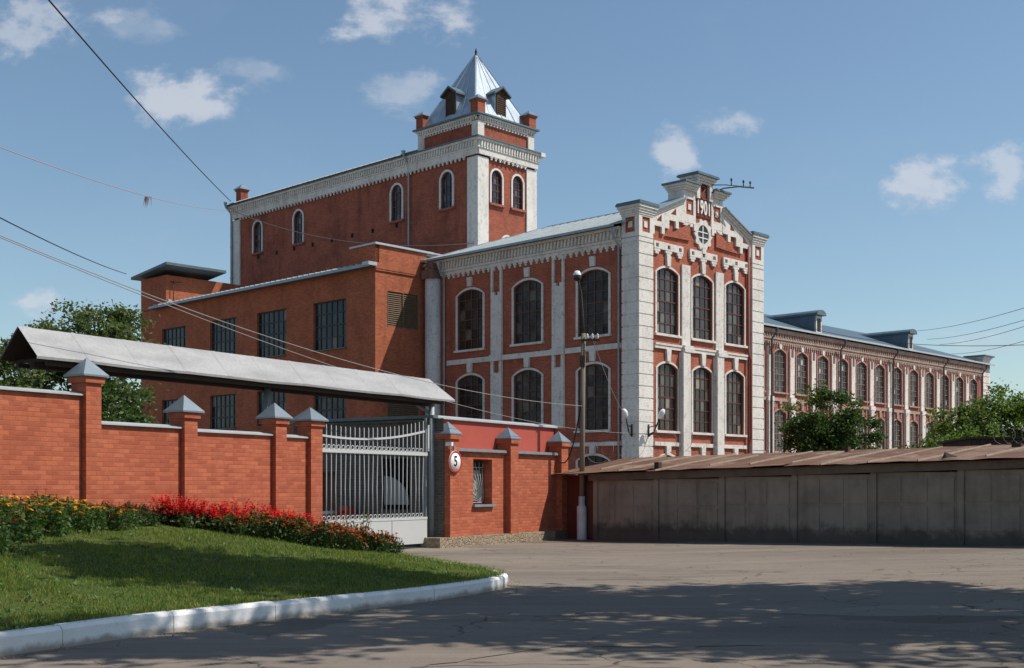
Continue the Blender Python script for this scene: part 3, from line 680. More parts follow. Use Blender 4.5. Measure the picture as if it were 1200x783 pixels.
# roof
g=MB(); ez,rz_=14.80,17.05; e0=-.38; e1=HW+.38; yb=HL+.2; yr=11.2; yf=.6
g.face([(e0,yf,ez),(HC,yf,rz_),(HC,yr,rz_),(e0,yb,ez)]); g.face([(e1,yf,ez),(e1,yb,ez),(HC,yr,rz_),(HC,yf,rz_)]); g.face([(e0,yb,ez),(HC,yr,rz_),(e1,yb,ez)])
for k in range(26):                                   # standing seams
    y=1.0+k*.58; f=1 if y<yr else (yb-y)/(yb-yr)
    g.bar((e0,y,ez+.03),(e0+(HC-e0)*f,y,ez+(rz_-ez)*f+.03),.04,.06)
g.bar((HC,yf,rz_+.03),(HC,yr,rz_+.03),.14,.08); g.bar((HC,yr,rz_+.03),(e0,yb,ez+.03),.12,.07)
r_=hall.add(g,'roof','roof_main')
g=MB(); g.box(e0-.05,e0+.02,1.3,yb,ez-.09,ez+.035); g.box(e1-.02,e1+.05,1.3,yb,ez-.09,ez+.035); g.build('gutter','flash',r_)
# insulator arm on the gable
g=MB(); g.tube([(HC+.6,-.2,17.35),(HC+1.2,-.6,17.62),(HC+2.0,-1.0,17.78),(HC+3.0,-1.3,17.83)],.035,6); g.tube([(HC+.6,-.2,17.75),(HC+1.3,-.6,17.82),(HC+3.0,-1.3,17.86)],.025,6)
for x_ in (1.5,2.3,2.75): g.tube([(HC+x_,-1.0-(x_-2)*.3,17.8),(HC+x_,-1.0-(x_-2)*.3,18.05)],.03,6); g.lathe([(.0,.0),(.06,.02),(.045,.14),(0,.16)],(HC+x_,-1.0-(x_-2)*.3,18.02),8)
hall.add(g,'cable_bracket','poledk',0,HY)

# ================================================================ tower block behind the hall
TX,TY=4.55,16.0; TW=5.15; TT=21.6; TE=42.6
tow=Group('tower_block','dark red brick wing with a square corner tower under a steep metal spire','factory building',FM,TX+2.6,30)
# right (front) face, faces -y
mb=MB(); wops=[(TX+1.62,.95,19.28,20.92,.475),(TX+3.53,.95,19.28,20.92,.475)]
lowops=[(TX+2.58,.95,15.2,16.9,.475)]
wall(mb,TX,TX+TW,8,22.0,wops+lowops,0,.16); tow.add(mb,'tower_wall','tower_red',0,TY)
for u,_,z,s,_r in wops+lowops: window(tow.o,u+tow.off[0],TY+tow.off[1],z,0,.95,s-z,.475,3,5,'frame','glass_tower',rec=.1,trim=.13,td=.06,sill=.14,smat='wing_red')
# long left face, faces -x
lops=[(-18.78,1.05,19.2,20.98,.525),(-23.6,1.05,19.15,20.98,.525),(-34.4,1.05,19.15,20.98,.525),(-39.48,1.05,19.15,20.98,.525)]
mb=MB(); wall(mb,-TE,-TY,8,22.4,lops,0,.16); tow.add(mb,'long_wall','tower_red',TX,0,0,S_)
for u,_,z,s,_r in lops: window(tow.o,TX+tow.off[0],-u+tow.off[1],z,S_,1.05,s-z,.525,3,5,'frame_dk','glass_tower',rec=.1,trim=.15,td=.06,sill=.14,smat='wing_red')
mb=MB(); wall(mb,TY,TT,8,22.4,[],0); tow.add(mb,'tower_wall','tower_red',TX+TW,0,0,math.pi/2)
mb=MB(); wall(mb,TT,TE,8,22.4,[],0); tow.add(mb,'long_wall','tower_red',TX+TW+1.8,0,0,math.pi/2)
mb=MB(); wall(mb,-TX-TW-1.8,-TX,8,22.4,[],0); tow.add(mb,'end_wall','tower_red',0,TE,0,math.pi)
# putlog holes
for y in (39.4,37.06,34.9,32.7,30.5,28.26,26.07,23.6):
    g=MB(); g.wb(-y-.13,-y+.13,.001,.012,18.70,18.98); tow.add(g,'putlog_hole','interior',TX,0,0,S_)
# piers
for (x0,y0) in ((TX-.1,TY-.1),(TX+TW-.84,TY-.1),(TX-.1,TE-.85)):
    g=MB(); g.box(x0,x0+.94,y0,y0+.95,8,22.0); tow.add(g,'corner_pier','quoin')
# main cornice on front and left faces
def cornice(u0,u1,x,y,rz,z,ext0,ext1):
    g=MB()
    drops(g,u0+.95,u1-(.95 if rz==0 else 1.0),.38,.09,z-1.20,z-.98)
    g.wb(u0,u1,0,.11,z-1.0,z-.62); g.wb(u0-ext0*.14,u1+ext1*.14,0,.17,z-.62,z-.54)
    zigzag(g,u0,u1,.24,.12,.23,z-.52,z-.18); g.wb(u0,u1,0,.14,z-.54,z-.16); g.wb(u0-ext0*.24,u1+ext1*.24,0,.28,z-.16,z-.03)
    c_=tow.add(g,'cornice','white',x,y,0,rz)
    g=MB(); g.wb(u0-ext0*.34,u1+ext1*.34,-.1,.36,z-.027,z+.05); g.build('flashing','flash_dk',c_)
cornice(TX-.1,TX+TW+.1,0,TY-.1,0,23.1,1,1)
cornice(-TE-.1,-TY+.1,TX-.1,0,S_,23.1,1,.0)
g=MB(); g.box(TX+TW+.1,TX+TW+.5,TY-.5,TT,22.9,23.15); tow.add(g,'cornice','white')
# parapet storey of the tower
px0,px1,py0,py1=TX+.02,TX+TW-.02,TY+.02,TT-.05
g=MB(); g.box(px0+.12,px1-.12,py0+.12,py1-.12,23.12,24.6); par=tow.add(g,'parapet','tower_red')
for (x0,y0) in ((px0,py0),(px1-.55,py0),(px0,py1-.55),(px1-.55,py1-.55)):
    g=MB(); g.box(x0,x0+.55,y0,y0+.55,23.14,24.3); tow.add(g,'parapet_pier','white')
def pband(a0,a1,fx):
    g2=MB(); g2.wb(a0,a1,-.12,0,24.22,24.42); dentils(g2,a0+.5,a1-.5,.26,.13,-.115,.0,24.08,24.22); dentils(g2,a0,a1,.22,.11,0,.09,24.30,24.46); g2.wb(a0-.1,a1+.1,-.12,.10,24.46,24.58); return g2
tow.add(pband(px0,px1,0),'parapet_cornice','white',0,py0); tow.add(pband(-py1,-py0,0),'parapet_cornice','white',px0,0,0,S_); tow.add(pband(py0,py1,0),'parapet_cornice','white',px1,0,0,math.pi/2)
g=MB(); g.box(px0-.26,px1+.26,py0-.26,py1+.26,24.583,24.68); tow.add(g,'parapet_flashing','flash_dk')
for (x0,y0) in ((px0-.08,py0-.08),(px1-.56,py0-.08),(px0-.08,py1-.56),(px1-.56,py1-.56)):
    g=MB(); g.box(x0,x0+.64,y0,y0+.64,24.68,25.42); g.box(x0-.06,x0+.7,y0-.06,y0+.7,25.42,25.52); q=tow.add(g,'corner_post','tower_red')
    g=MB(); g.box(x0-.12,x0+.76,y0-.12,y0+.76,25.523,25.57); g.pyramid(x0-.12,x0+.76,y0-.12,y0+.76,25.57,25.92); g.build('post_cap','cap',q)
# spire
scx,scy=(px0+px1)/2,(py0+py1)/2
g=MB(); prof=[(2.48,24.69),(2.02,25.7),(.10,29.45)]
for (r0,z0),(r1,z1) in zip(prof[:-1],prof[1:]):
    for k in range(4):
        a=math.pi/4+k*math.pi/2; b=a+math.pi/2; s2=math.sqrt(2)
        P=lambda r,t,z:(scx+r*s2*math.cos(t),scy+r*s2*math.sin(t),z)
        g.face([P(r0,a,z0),P(r0,b,z0),P(r1,b,z1),P(r1,a,z1)])
        g.bar(P(r0,a,z0),P(r1,a,z1),.09,.07)
        for q in (.25,.5,.75):
            A=Vector(P(r0,a,z0)).lerp(Vector(P(r0,b,z0)),q); B=Vector(P(r1,a,z1)).lerp(Vector(P(r1,b,z1)),q); g.bar(A,B,.05,.06)
sp_=tow.add(g,'spire','roof_tower')
g=MB(); g.lathe([(.13,0),(.10,.15),(.06,.2),(.09,.3),(.04,.5),(0,.62)],(scx,scy,29.4),10); q=g.build('finial','poledk',sp_,(0,0,0))
# dormers of the spire
def dormer(rz,dist):
    g=MB(); g.box(-.50,.50,0,1.7,24.85,26.45); b=g.mesh('dormer','roof_tower')
    o=link('dormer',b,tow.o,(scx+tow.off[0]+dist*math.sin(rz),scy+tow.off[1]-dist*math.cos(rz),0),rz)
    g=MB(); g.prism([(-.74,26.36),(0,26.86),(.74,26.36),(.74,26.48),(0,26.98),(-.74,26.48)],-1.9,.26); link('dormer_roof',g.mesh('dormer_roof','flash_dk'),o)
    g=MB(); g.prism([(-.5,26.452),(.5,26.452),(0,26.80)],.0,.05); g.prism([(-.70,26.33),(0,26.80),(.70,26.33),(.70,26.36),(0,26.855),(-.70,26.36)],.0,.24); link('gable_board',g.mesh('gable_board','wood'),o)
    g=MB(); g.wb(-.42,.42,.0,.04,24.95,26.42); 
    for k in range(10): g.wb(-.34,.34,.04,.065,25.03+k*.13,25.11+k*.13)
    g.wb(-.42,-.34,.04,.08,24.95,26.42); g.wb(.34,.42,.04,.08,24.95,26.42); link('louvre',g.mesh('louvre','wood'),o)
dormer(0,2.22); dormer(S_,2.22); dormer(math.pi/2,2.22)
# roof of the long block, end post, gutter pipe
g=MB(); g.face([(TX-.6,TT,23.16),(TX+3.5,TT,24.75),(TX+3.5,TE+.5,24.75),(TX-.6,TE+.5,23.16)]); g.face([(TX+3.5,TT,24.75),(TX+7.6,TT,23.16),(TX+7.6,TE+.5,23.16),(TX+3.5,TE+.5,24.75)]); g.face([(TX-.6,TE+.5,23.16),(TX+3.5,TE+.5,24.75),(TX+7.6,TE+.5,23.16)])
for k in range(34): y=TT+.3+k*.62; g.bar((TX-.6,y,23.19),(TX+3.5,y,24.78),.04,.06)
tow.add(g,'roof','roof_main')
g=MB(); g.box(TX-.02,TX+.62,TE-.9,TE-.26,23.15,24.2); g.box(TX-.08,TX+.68,TE-.96,TE-.2,24.2,24.32); q=tow.add(g,'corner_post','tower_red')
g=MB(); g.box(TX-.16,TX+.76,TE-1.04,TE-.12,24.323,24.38); g.pyramid(TX-.16,TX+.76,TE-1.04,TE-.12,24.38,24.8); g.build('post_cap','cap',q)
pipe(tow,TX-.16,22.25,14,22.9,'pipe',out=(-1,0)); pipe(tow,TX-.2,TE+.1,14,22.9,'pipe',out=(-1,.3),r=.09)

# ================================================================ orange annex
AX,AY=-3.85,15.72; AE=41.6
ann=Group('brick_annex','orange brick annex with steel grid windows and a raised block at its far end','factory building',FM,0,28)
aw=[(-19.9,3.1),(-25.75,3.1),(-31.15,3.05),(-37.2,3.1)]
ops=[]
for u,w in aw: ops+=[(u,w,5.42,7.62,0),(u,w,9.7,12.55,0)]
mb=MB(); wall(mb,-AE,-AY,-.3,14.1,ops,0,.22); ann.add(mb,'front_wall','annex',AX,0,0,S_)
for u,w in aw:
    window(ann.o,AX+ann.off[0],-u+ann.off[1],9.7,S_,w,2.85,0,6,4,'frame_gr','glass_annex',rec=.16,trim=0,bar=.06,sill=.05,smat='flash_dk')
    window(ann.o,AX+ann.off[0],-u+ann.off[1],5.42,S_,w,2.2,0,6,3,'frame_gr','glass_annex',rec=.16,trim=0,bar=.06,sill=.05,smat='flash_dk')
mb=MB(); rops=[(-1.79,2.36,5.6,7.4,0),(-1.79,2.36,10.76,12.78,0)]
wall(mb,AX,.05,-.3,15.3,rops,0,.12); ann.add(mb,'end_wall','annex',0,AY)
for _u,_w,z0,z1,_r in rops:
    g=MB(); w=2.36; 
    for k in range(int((z1-z0)/.115)):
        z=z0+.03+k*.115; g.face([(_u-w/2,.02,z),(_u+w/2,.02,z),(_u+w/2,.10,z+.10),(_u-w/2,.10,z+.10)]); g.face([(_u-w/2,.02,z),(_u+w/2,.02,z),(_u+w/2,.03,z-.02),(_u-w/2,.03,z-.02)])
    g.wb(_u-.03,_u+.03,-.03,.02,z0,z1); g.wb(_u-w/2,_u-w/2+.05,-.06,.02,z0,z1); g.wb(_u+w/2-.05,_u+w/2,-.06,.02,z0,z1)
    g.face([(_u-w/2,.115,z0),(_u+w/2,.115,z0),(_u+w/2,.115,z1),(_u-w/2,.115,z1)])
    ann.add(g,'louvre','loggia',0,AY)
g=MB(); g.wb(AX,.0,0,.07,13.84,13.90); g.wb(AX,.0,0,.05,13.95,14.0); ann.add(g,'string_course','annex',0,AY)
g=MB(); g.box(AX-.06,.5,AY-.12,AY+.5,15.303,15.42); g.box(AX-.1,AX+.35,AY-.1,AY+2.2,15.30,15.40); g.box(.5,3.2,AY-.1,AY+.6,15.32,15.40); ann.add(g,'parapet_coping','coping')
g=MB(); g.box(AX,AX+.3,AY,AY+2.2,14.3,15.29); ann.add(g,'parapet_return','annex')
g=MB(); g.box(AX+.3,4.5,AY+.35,AY+.4,14,15.2); ann.add(g,'rear_parapet','annex')
g=MB(); g.face([(AX-.5,AY-.1,14.16),(AX-.5,39.6,14.16),(4.5,39.6,15.2),(4.5,AY+.4,15.2),(AX-.5,AY+.4,14.16)]);
n=42
for k in range(n):
    y=AY+.5+k*(39.6-AY-.6)/n; g.bar((AX-.52,y,14.19),(AX+.9,y,14.19+.29),.10,.09)
ann.add(g,'roof','roof_main')
g=MB(); g.box(AX-.5,AX,AY-.1,39.6,14.02,14.10); ann.add(g,'eave_soffit','flash_dk')
g=MB(); g.box(AX-.57,AX-.505,AY-.1,39.6,13.99,14.15); ann.add(g,'gutter','flash')
g=MB(); g.box(AX-.62,AX-.0,AY-.16,AY+.4,14.06,14.26); ann.add(g,'eave_end','coping')
# raised block
mb=MB(); wall(mb,-AE,-38.2,14.0,16.3,[],0); ann.add(mb,'block_wall','annex',AX,0,0,S_)
mb=MB(); wall(mb,AX,4.5,14.0,16.3,[],0); ann.add(mb,'block_wall','annex',0,38.2)
mb=MB(); wall(mb,-4.5,-AX,-.3,16.3,[],0); ann.add(mb,'rear_wall','annex',0,AE,0,math.pi)
g=MB()
X0,X1,Y0,Y1=AX-.52,.4,37.3,42.1
zf=lambda p:16.84-(p[1]-Y0)/(Y1-Y0)*.50
g.face([(X0,Y0,16.84),(X0,Y1,16.34),(X1,Y1,16.34),(X1,Y0,16.84)])
g.face([(X0,Y0,17.02),(X1,Y0,17.02),(X1,Y1,16.52),(X0,Y1,16.52)])
for A,B in (((X0,Y0),(X1,Y0)),((X1,Y0),(X1,Y1)),((X1,Y1),(X0,Y1)),((X0,Y1),(X0,Y0))):
    g.face([(A[0],A[1],zf(A)),(B[0],B[1],zf(B)),(B[0],B[1],zf(B)+.18),(A[0],A[1],zf(A)+.18)])
ann.add(g,'block_roof','flash_dk')
g=MB(); g.box(AX+.1,AX+.35,38.05,38.19,14.2,14.6); g.box(AX+.35,AX+2.6,38.05,38.19,14.25,14.5); ann.add(g,'flashing_strip','coping')
g=MB(); g.tube([(AX+.45,38.0,14.4),(AX+.45,38.0,15.9)],.03,6); g.tube([(AX+.2,38.0,15.8),(AX+1.1,37.9,15.85)],.025,6); ann.add(g,'cable_stand','poledk')

# ================================================================ long rear wing
WY=15.7; WX0=HW-.2; WX1=81.0
wg=Group('long_factory_wing','long weathered red and white factory wing with tall arched windows and dormers','factory building',FM,46,24)
wu=[39.0+3.462*k for k in range(-3,12)]
ops=[]
for u in wu: ops+=[(u,1.85,4.5,7.62,.30),(u,1.85,9.35,12.5,.34)]
mb=MB(); wall(mb,WX0,WX1-.1,-.3,14.5,ops,0,.18); wg.add(mb,'front_wall','wing_red',0,WY)
for u in wu:
    window(wg.o,u+wg.off[0],WY+wg.off[1],9.35,0,1.85,3.15,.34,4,7,'frame_wing','glass_wing',trim=.10,td=.07,tm='wingcornice',bar=.05)
    window(wg.o,u+wg.off[0],WY+wg.off[1],4.5,0,1.85,3.12,.30,4,7,'frame_wing','glass_wing',trim=.10,td=.07,tm='wingcornice',bar=.05)
# one bay of trim, copied along the wall
g=MB(); g.wb(-.34,.34,0,.16,9.0,12.3); g.wb(-.34,-.2,0,.16,12.3,13.0); g.wb(.2,.34,0,.16,12.3,13.0); g.wb(-.44,.44,0,.30,8.55,8.95); g.wb(-.34,.34,0,.28,-.3,8.55)
pil=wg.add(g,'pilaster','wingwhite',wu[0]-1.73,WY)
for u in wu[1:]: wg.put(pil,u-1.73,WY)
g=MB(); g.wb(-1.3,1.3,0,.12,8.62,8.86); g.prism([(-.15,8.0),(.15,8.0),(.2,8.62),(-.2,8.62)],0,.12); g.wb(-.95,-.8,0,.06,8.1,8.62); g.wb(.8,.95,0,.06,8.1,8.62)
blt=wg.add(g,'belt_course','wingcornice',wu[0],WY)
for u in wu[1:]: wg.put(blt,u,WY)
g=MB(); g.prism([(-.15,12.9),(.15,12.9),(.2,13.3),(-.2,13.3)],0,.13); ks=wg.add(g,'keystone','wingwhite',wu[0],WY)
for u in wu[1:]: wg.put(ks,u,WY)
g=MB(); drops(g,WX0+.4,WX1-1.8,.34,.13,13.0,13.4); g.wb(WX0,WX1-1.6,0,.14,13.4,13.62); g.wb(WX0,WX1-1.6,0,.22,13.62,13.8); dentils(g,WX0,WX1-1.6,.4,.2,.0,.26,13.8,14.1); g.wb(WX0,WX1-1.6,0,.16,13.8,14.1); g.wb(WX0,WX1-1.6,0,.36,14.1,14.42)
wg.add(g,'cornice','wingcornice',0,WY)
g=MB(); ez,rz_,ry,xh=14.62,17.7,WY+8.2,72.0
g.face([(WX0,WY-.55,ez),(WX1+.3,WY-.55,ez),(xh,ry,rz_),(WX0,ry,rz_)]); g.face([(WX1+.3,WY-.55,ez),(WX1+.3,WY+16.6,ez),(xh,ry,rz_)]); g.face([(WX0,ry,rz_),(xh,ry,rz_),(WX1+.3,WY+16.6,ez),(WX0,WY+16.6,ez)])
r_=wg.add(g,'roof','roof_wing')
g=MB(); g.box(WX0,WX1+.35,WY-.62,WY-.52,ez-.10,ez+.05); wg.add(g,'gutter','coping')
mb=MB(); wall(mb,WY,WY+16,-.3,14.6,[],0); wg.add(mb,'end_wall','wing_red',WX1-.1,0,0,math.pi/2)
for x in (37.2,48.45,58.35,69.2,78.6): pipe(wg,x,WY-.36,.2,13.9,'pipe_dk',out=(0,-1),r=.08)
# quoined end pier
g=MB(); g.box(WX1-1.75,WX1-.05,WY-.12,WY+1.4,-.3,14.2)
k=0.
while k<14: g.box(WX1-1.8,WX1,WY-.17,WY+1.45,k+.04,k+.66); k+=.7
g.box(WX1-1.8,WX1,WY-.17,WY+1.45,14.2,15.1)
for e,a,b in ((.08,15.1,15.25),(.2,15.252,15.42)): g.box(WX1-1.8-e,WX1+e,WY-.17-e,WY+1.45+e,a,b)
q=wg.add(g,'end_pier','wingwhite')
g=MB(); g.box(WX1-2.2,WX1+.4,WY-.55,WY+1.8,15.422,15.55); g.build('flashing','flash_dk',q)
# arched-roof dormers
def wdormer(x):
    w=.62; g=MB(); g.box(-w,w,0,5.2,14.5,16.35); 
    o=link('dormer',g.mesh('dormer','roof_dormer'),wg.o,(x+wg.off[0],WY+.25+wg.off[1],0),0)
    g=MB(); n=8; out=[(1.28*w*math.cos(math.pi*k/n),16.35+.46*math.sin(math.pi*k/n)) for k in range(n+1)]
    g.prism(out,-6.2,.35); link('dormer_roof',g.mesh('dormer_roof','roof_dormer'),o)
    f=MB(); f.wb(-.48,.48,.002,.06,14.75,16.3); fr=link('window',f.mesh('window','wingwhite'),o)
    f=MB(); f.face([(-.32,-.065,14.95),(.32,-.065,14.95),(.32,-.065,16.1),(-.32,-.065,16.1)],0,[(0,0),(2,0),(2,3),(0,3)]); link('pane',f.mesh('pane','glass_side'),fr)
wdormer(45.65); wdormer(63.1)
M['grit']=plain('pale_grit',(.27,.23,.19),.95,0,.5,9)
# ================================================================ ground, kerb, lawn
def sst(a,b,x):
    t=min(1,max(0,(x-a)/(b-a))); return t*t*(3-2*t)
def gz(X,Y): return .027*max(0,min(X,16)-2.5)*sst(9,27,Y)*(1-sst(42,55,Y))
xs=sorted(set([-2500,-900,-300,-120,-60]+[-40+2*k for k in range(41)]+[-6+.75*k for k in range(50)]+[60,120,300,900,2500]))
ys=sorted(set([-900,-200,-60,-20,0]+[2+1.0*k for k in range(60)]+[70,90,130,200,400,900,2500]))
g=MB(); 
for X in xs:
    for Y in ys: g.v.append((X,Y,gz(X,Y)))
ny=len(ys)
for i in range(len(xs)-1):
    for j in range(ny-1): g.f.append((i*ny+j,(i+1)*ny+j,(i+1)*ny+j+1,i*ny+j+1)); g.m.append(0); g.sm.add(len(g.f)-1)
tag(g.build('asphalt_ground','asphalt'),kind='structure')
# kerb line (near street, round the tip, back along the driveway)
KB=[(-13.5,-4.5),(-9.2,3.6),(-7.0,7.9),(-4.96,11.7),(-4.05,13.35),(-2.93,14.9),(-2.16,15.9),(-1.1,17.4),(-.30,19.0),(-.04,19.75),(-.02,20.3),(-.18,21.2),(-.75,22.4),(-1.62,24.6),(-2.65,26.7),(-3.6,27.9)]
def resample(P,step):
    out=[P[0]]
    for a,b in zip(P[:-1],P[1:]):
        L=math.dist(a,b); n=max(1,int(L/step))
        for k in range(1,n+1): out.append((a[0]+(b[0]-a[0])*k/n,a[1]+(b[1]-a[1])*k/n))
    return out
KP=resample(KB,.33)
for _ in range(2): KP=[KP[0]]+[((a[0]+2*b[0]+c[0])/4,(a[1]+2*b[1]+c[1])/4) for a,b,c in zip(KP[:-2],KP[1:-1],KP[2:])]+[KP[-1]]
KA=np.array(KP)
def dkerb(X,Y):
    P=KA[:-1]; D=KA[1:]-P; q=np.array([X,Y])-P
    t=np.clip((q*D).sum(1)/(D*D).sum(1),0,1); r=q-D*t[:,None]
    return float(np.sqrt((r*r).sum(1)).min())
def fbase(u): return float(np.interp(u,[-26,-14,-11,-9,-7.5,-6.2,-5.2,-4.4],[1.2,1.08,1.0,.93,.80,.58,.30,.17]))
def lawnz(X,Y):
    u,y=FG.inv(X,Y); dk=dkerb(X,Y); df=max(0.,-y) if u<-5 else math.hypot(u+5,y)
    s=dk/(dk+df+1e-6)
    return .165+(fbase(u)-.165)*s**1.15+.02*math.sin(X*3.1)*math.sin(Y*2.3)*min(1,dk)
kh=lambda k:.228-.05*sst(.55,.9,k/len(KP))
g=MB(); prof=[(-.005,-.06),(.0,.80),(.035,.985),(.07,1.0),(.145,1.0),(.16,.93),(.16,-.06)]
nk=len(KP); i0=0
m=len(prof); kr=random.Random(21)
for s0 in range(0,nk-1,4):                                              # one stone = four steps of the line
    dz=kr.uniform(-.005,.005); dl=kr.uniform(-.004,.004); tilt=kr.uniform(-.003,.003); base=len(g.v); ks_=range(s0,min(s0+4,nk-1)+1)
    for k in ks_:
        p=KP[k]; a=KA[max(k-1,0)]; b=KA[min(k+1,nk-1)]; d=(b-a)/np.linalg.norm(b-a); nrm=(-d[1],d[0])     # to the left of travel = lawn side
        sh=.004 if k==s0 else (-.004 if k==s0+4 else 0)
        for o,h in prof: g.v.append((p[0]+nrm[0]*(o+dl)+d[0]*sh,p[1]+nrm[1]*(o+dl)+d[1]*sh,h*(kh(k)+dz+tilt*(k-s0-2)*.5) if h>0 else h))
    n_=len(ks_)
    for k in range(n_-1):
        for j in range(m-1): g.f.append((base+k*m+j,base+(k+1)*m+j,base+(k+1)*m+j+1,base+k*m+j+1)); g.m.append(0)
    g.f.append(tuple(base+j for j in range(m))); g.m.append(0); g.f.append(tuple(base+(n_-1)*m+j for j in reversed(range(m)))); g.m.append(0)
tag(g.build('kerb','kerb'),kind='structure')
# lawn: ruled between the kerb and the fence line
def fpt(t):
    u=-27+22*min(1,t/.72) if t<.72 else -5+ .35*(t-.72)/.28
    return FG.w(u,.06)[:2]
g=MB(); NR=26; cum=[0]
for a,b in zip(KP[:-1],KP[1:]): cum.append(cum[-1]+math.dist(a,b))
for k,p in enumerate(KP):
    a=KA[max(k-1,0)]; b=KA[min(k+1,nk-1)]; d=(b-a)/np.linalg.norm(b-a)
    s0=(p[0]-d[1]*.11,p[1]+d[0]*.11); e=fpt(min(1,cum[k]/cum[-1]*1.0))
    for j in range(NR+1):
        f=j/NR; X=s0[0]+(e[0]-s0[0])*f; Y=s0[1]+(e[1]-s0[1])*f; g.v.append((X,Y,lawnz(X,Y)))
for k in range(nk-1):
    for j in range(NR): g.f.append((k*(NR+1)+j,(k+1)*(NR+1)+j,(k+1)*(NR+1)+j+1,k*(NR+1)+j+1)); g.m.append(0); g.sm.add(len(g.f)-1)
lawn=tag(g.build('lawn','soil'),kind='structure')
LV=np.array(g.v).reshape(nk,NR+1,3)

def soup(name,V,mats,stems=None,smat='stem'):          # many loose quads from an (N,4,3) array
    n0=len(V)
    if stems is not None: V=np.concatenate([V,np.array(stems)])
    n=len(V); me=bpy.data.meshes.new(name); k=V.shape[1]
    me.vertices.add(n*k); me.vertices.foreach_set('co',V.reshape(-1).astype(np.float32))
    me.loops.add(n*k); me.loops.foreach_set('vertex_index',np.arange(n*k,dtype=np.int32))
    me.polygons.add(n); me.polygons.foreach_set('loop_start',np.arange(0,n*k,k,dtype=np.int32)); me.polygons.foreach_set('loop_total',np.full(n,k,dtype=np.int32))
    me.materials.append(M[mats])
    if stems is not None:
        me.materials.append(M[smat]); me.polygons.foreach_set('material_index',np.array([0]*n0+[1]*(n-n0),dtype=np.int32))
    me.update(calc_edges=True); me.validate()
    return me
def leaves(C,size,up=.3,aspect=.55,rng=RNG,droop=0.):
    """C (N,3) leaf centres -> (N,4,3) pointed leaf quads"""
    n=len(C); a=rng.uniform(0,2*math.pi,n); el=rng.normal(0,.6,n)-droop
    D=np.stack([np.cos(a)*np.cos(el),np.sin(a)*np.cos(el),np.sin(el)],1)
    Q=rng.normal(0,1,(n,3)); Q[:,2]+=up*2; W=np.cross(D,Q); W/=np.linalg.norm(W,axis=1,keepdims=True)+1e-9
    s=(size*rng.uniform(.65,1.35,n))[:,None]
    return np.stack([C-D*s*.5,C+W*s*aspect*.5,C+D*s*.5,C-W*s*aspect*.5],1)
# grass
def lawn_samples(n,rng):
    w=np.linalg.norm(np.cross(LV[1:,:-1]-LV[:-1,:-1],LV[:-1,1:]-LV[:-1,:-1]),axis=2)
    ctr=(LV[1:,1:]+LV[:-1,:-1])/2; ok=(ctr[:,:,1]>9.5)
    w=w*ok/np.maximum(8,ctr[:,:,1])**1.2; p=(w/w.sum()).ravel(); idx=rng.choice(len(p),n,p=p); k,j=np.unravel_index(idx,w.shape)
    f=rng.uniform(0,1,(n,2)); A=LV[k,j]; B=LV[k+1,j]; C=LV[k,j+1]; D=LV[k+1,j+1]
    return A*(1-f[:,:1])*(1-f[:,1:])+B*f[:,:1]*(1-f[:,1:])+C*(1-f[:,:1])*f[:,1:]+D*f[:,:1]*f[:,1:]
P=lawn_samples(190000,RNG)
# tufts: blades pull towards tuft centres, bald spots between
tuft=np.sin(P[:,0]*2.3+np.sin(P[:,1]*1.7)*1.5)*np.sin(P[:,1]*1.9+1.1)+.6*np.sin(P[:,0]*5.1)*np.sin(P[:,1]*4.3)
keep=RNG.uniform(0,1,len(P))<np.clip(.72+.36*tuft,.22,1); P=P[keep]; tuft=tuft[keep]; n=len(P)
a=RNG.uniform(0,2*math.pi,n); h=RNG.uniform(.024,.062,n)*(1+.35*np.clip(tuft,-1,1.2)); lean=RNG.uniform(.1,.9,n)*h
T=np.stack([P[:,0]+np.cos(a)*lean,P[:,1]+np.sin(a)*lean,P[:,2]+h],1); b=RNG.uniform(0,2*math.pi,n); wd=RNG.uniform(.005,.010,n)
W=np.stack([np.cos(b)*wd,np.sin(b)*wd,np.zeros(n)],1); P[:,2]-=.006
tag(link('grass',soup('grass',np.stack([P-W,P+W,T],1),'grass')),'short mown green grass covering the raised lawn behind the kerb','grass',kind='stuff')
# taller ragged blades hanging over the kerb, and weeds in the turf
kk=RNG.integers(20,nk-3,5200); fr=RNG.uniform(0,1,5200)[:,None]; E0=LV[kk,0]*(1-fr)+LV[kk+1,0]*fr+RNG.normal(0,.025,(5200,3))*np.array([1,1,.0]); a=RNG.uniform(0,6.28,5200); h=RNG.uniform(.03,.10,5200)
T0=E0+np.stack([np.cos(a)*h*.7,np.sin(a)*h*.7,h],1); W0=np.stack([-np.sin(a)*.006,np.cos(a)*.006,np.zeros(5200)],1)
tag(link('edge_grass',soup('edge_grass',np.stack([E0-W0,E0+W0,T0],1),'grass')),'ragged longer grass leaning over the back of the kerb','grass',kind='stuff')
WP=lawn_samples(420,RNG); cl=np.repeat(WP,9,axis=0)+RNG.normal(0,.05,(420*9,3))*np.array([1,1,.25]); cl[:,2]+=.035
tag(link('lawn_weeds',soup('lawn_weeds',leaves(cl,.06,up=2.5,aspect=.6),'bedleaf')),'flat clover and dandelion leaves scattered through the lawn','weeds',kind='stuff')
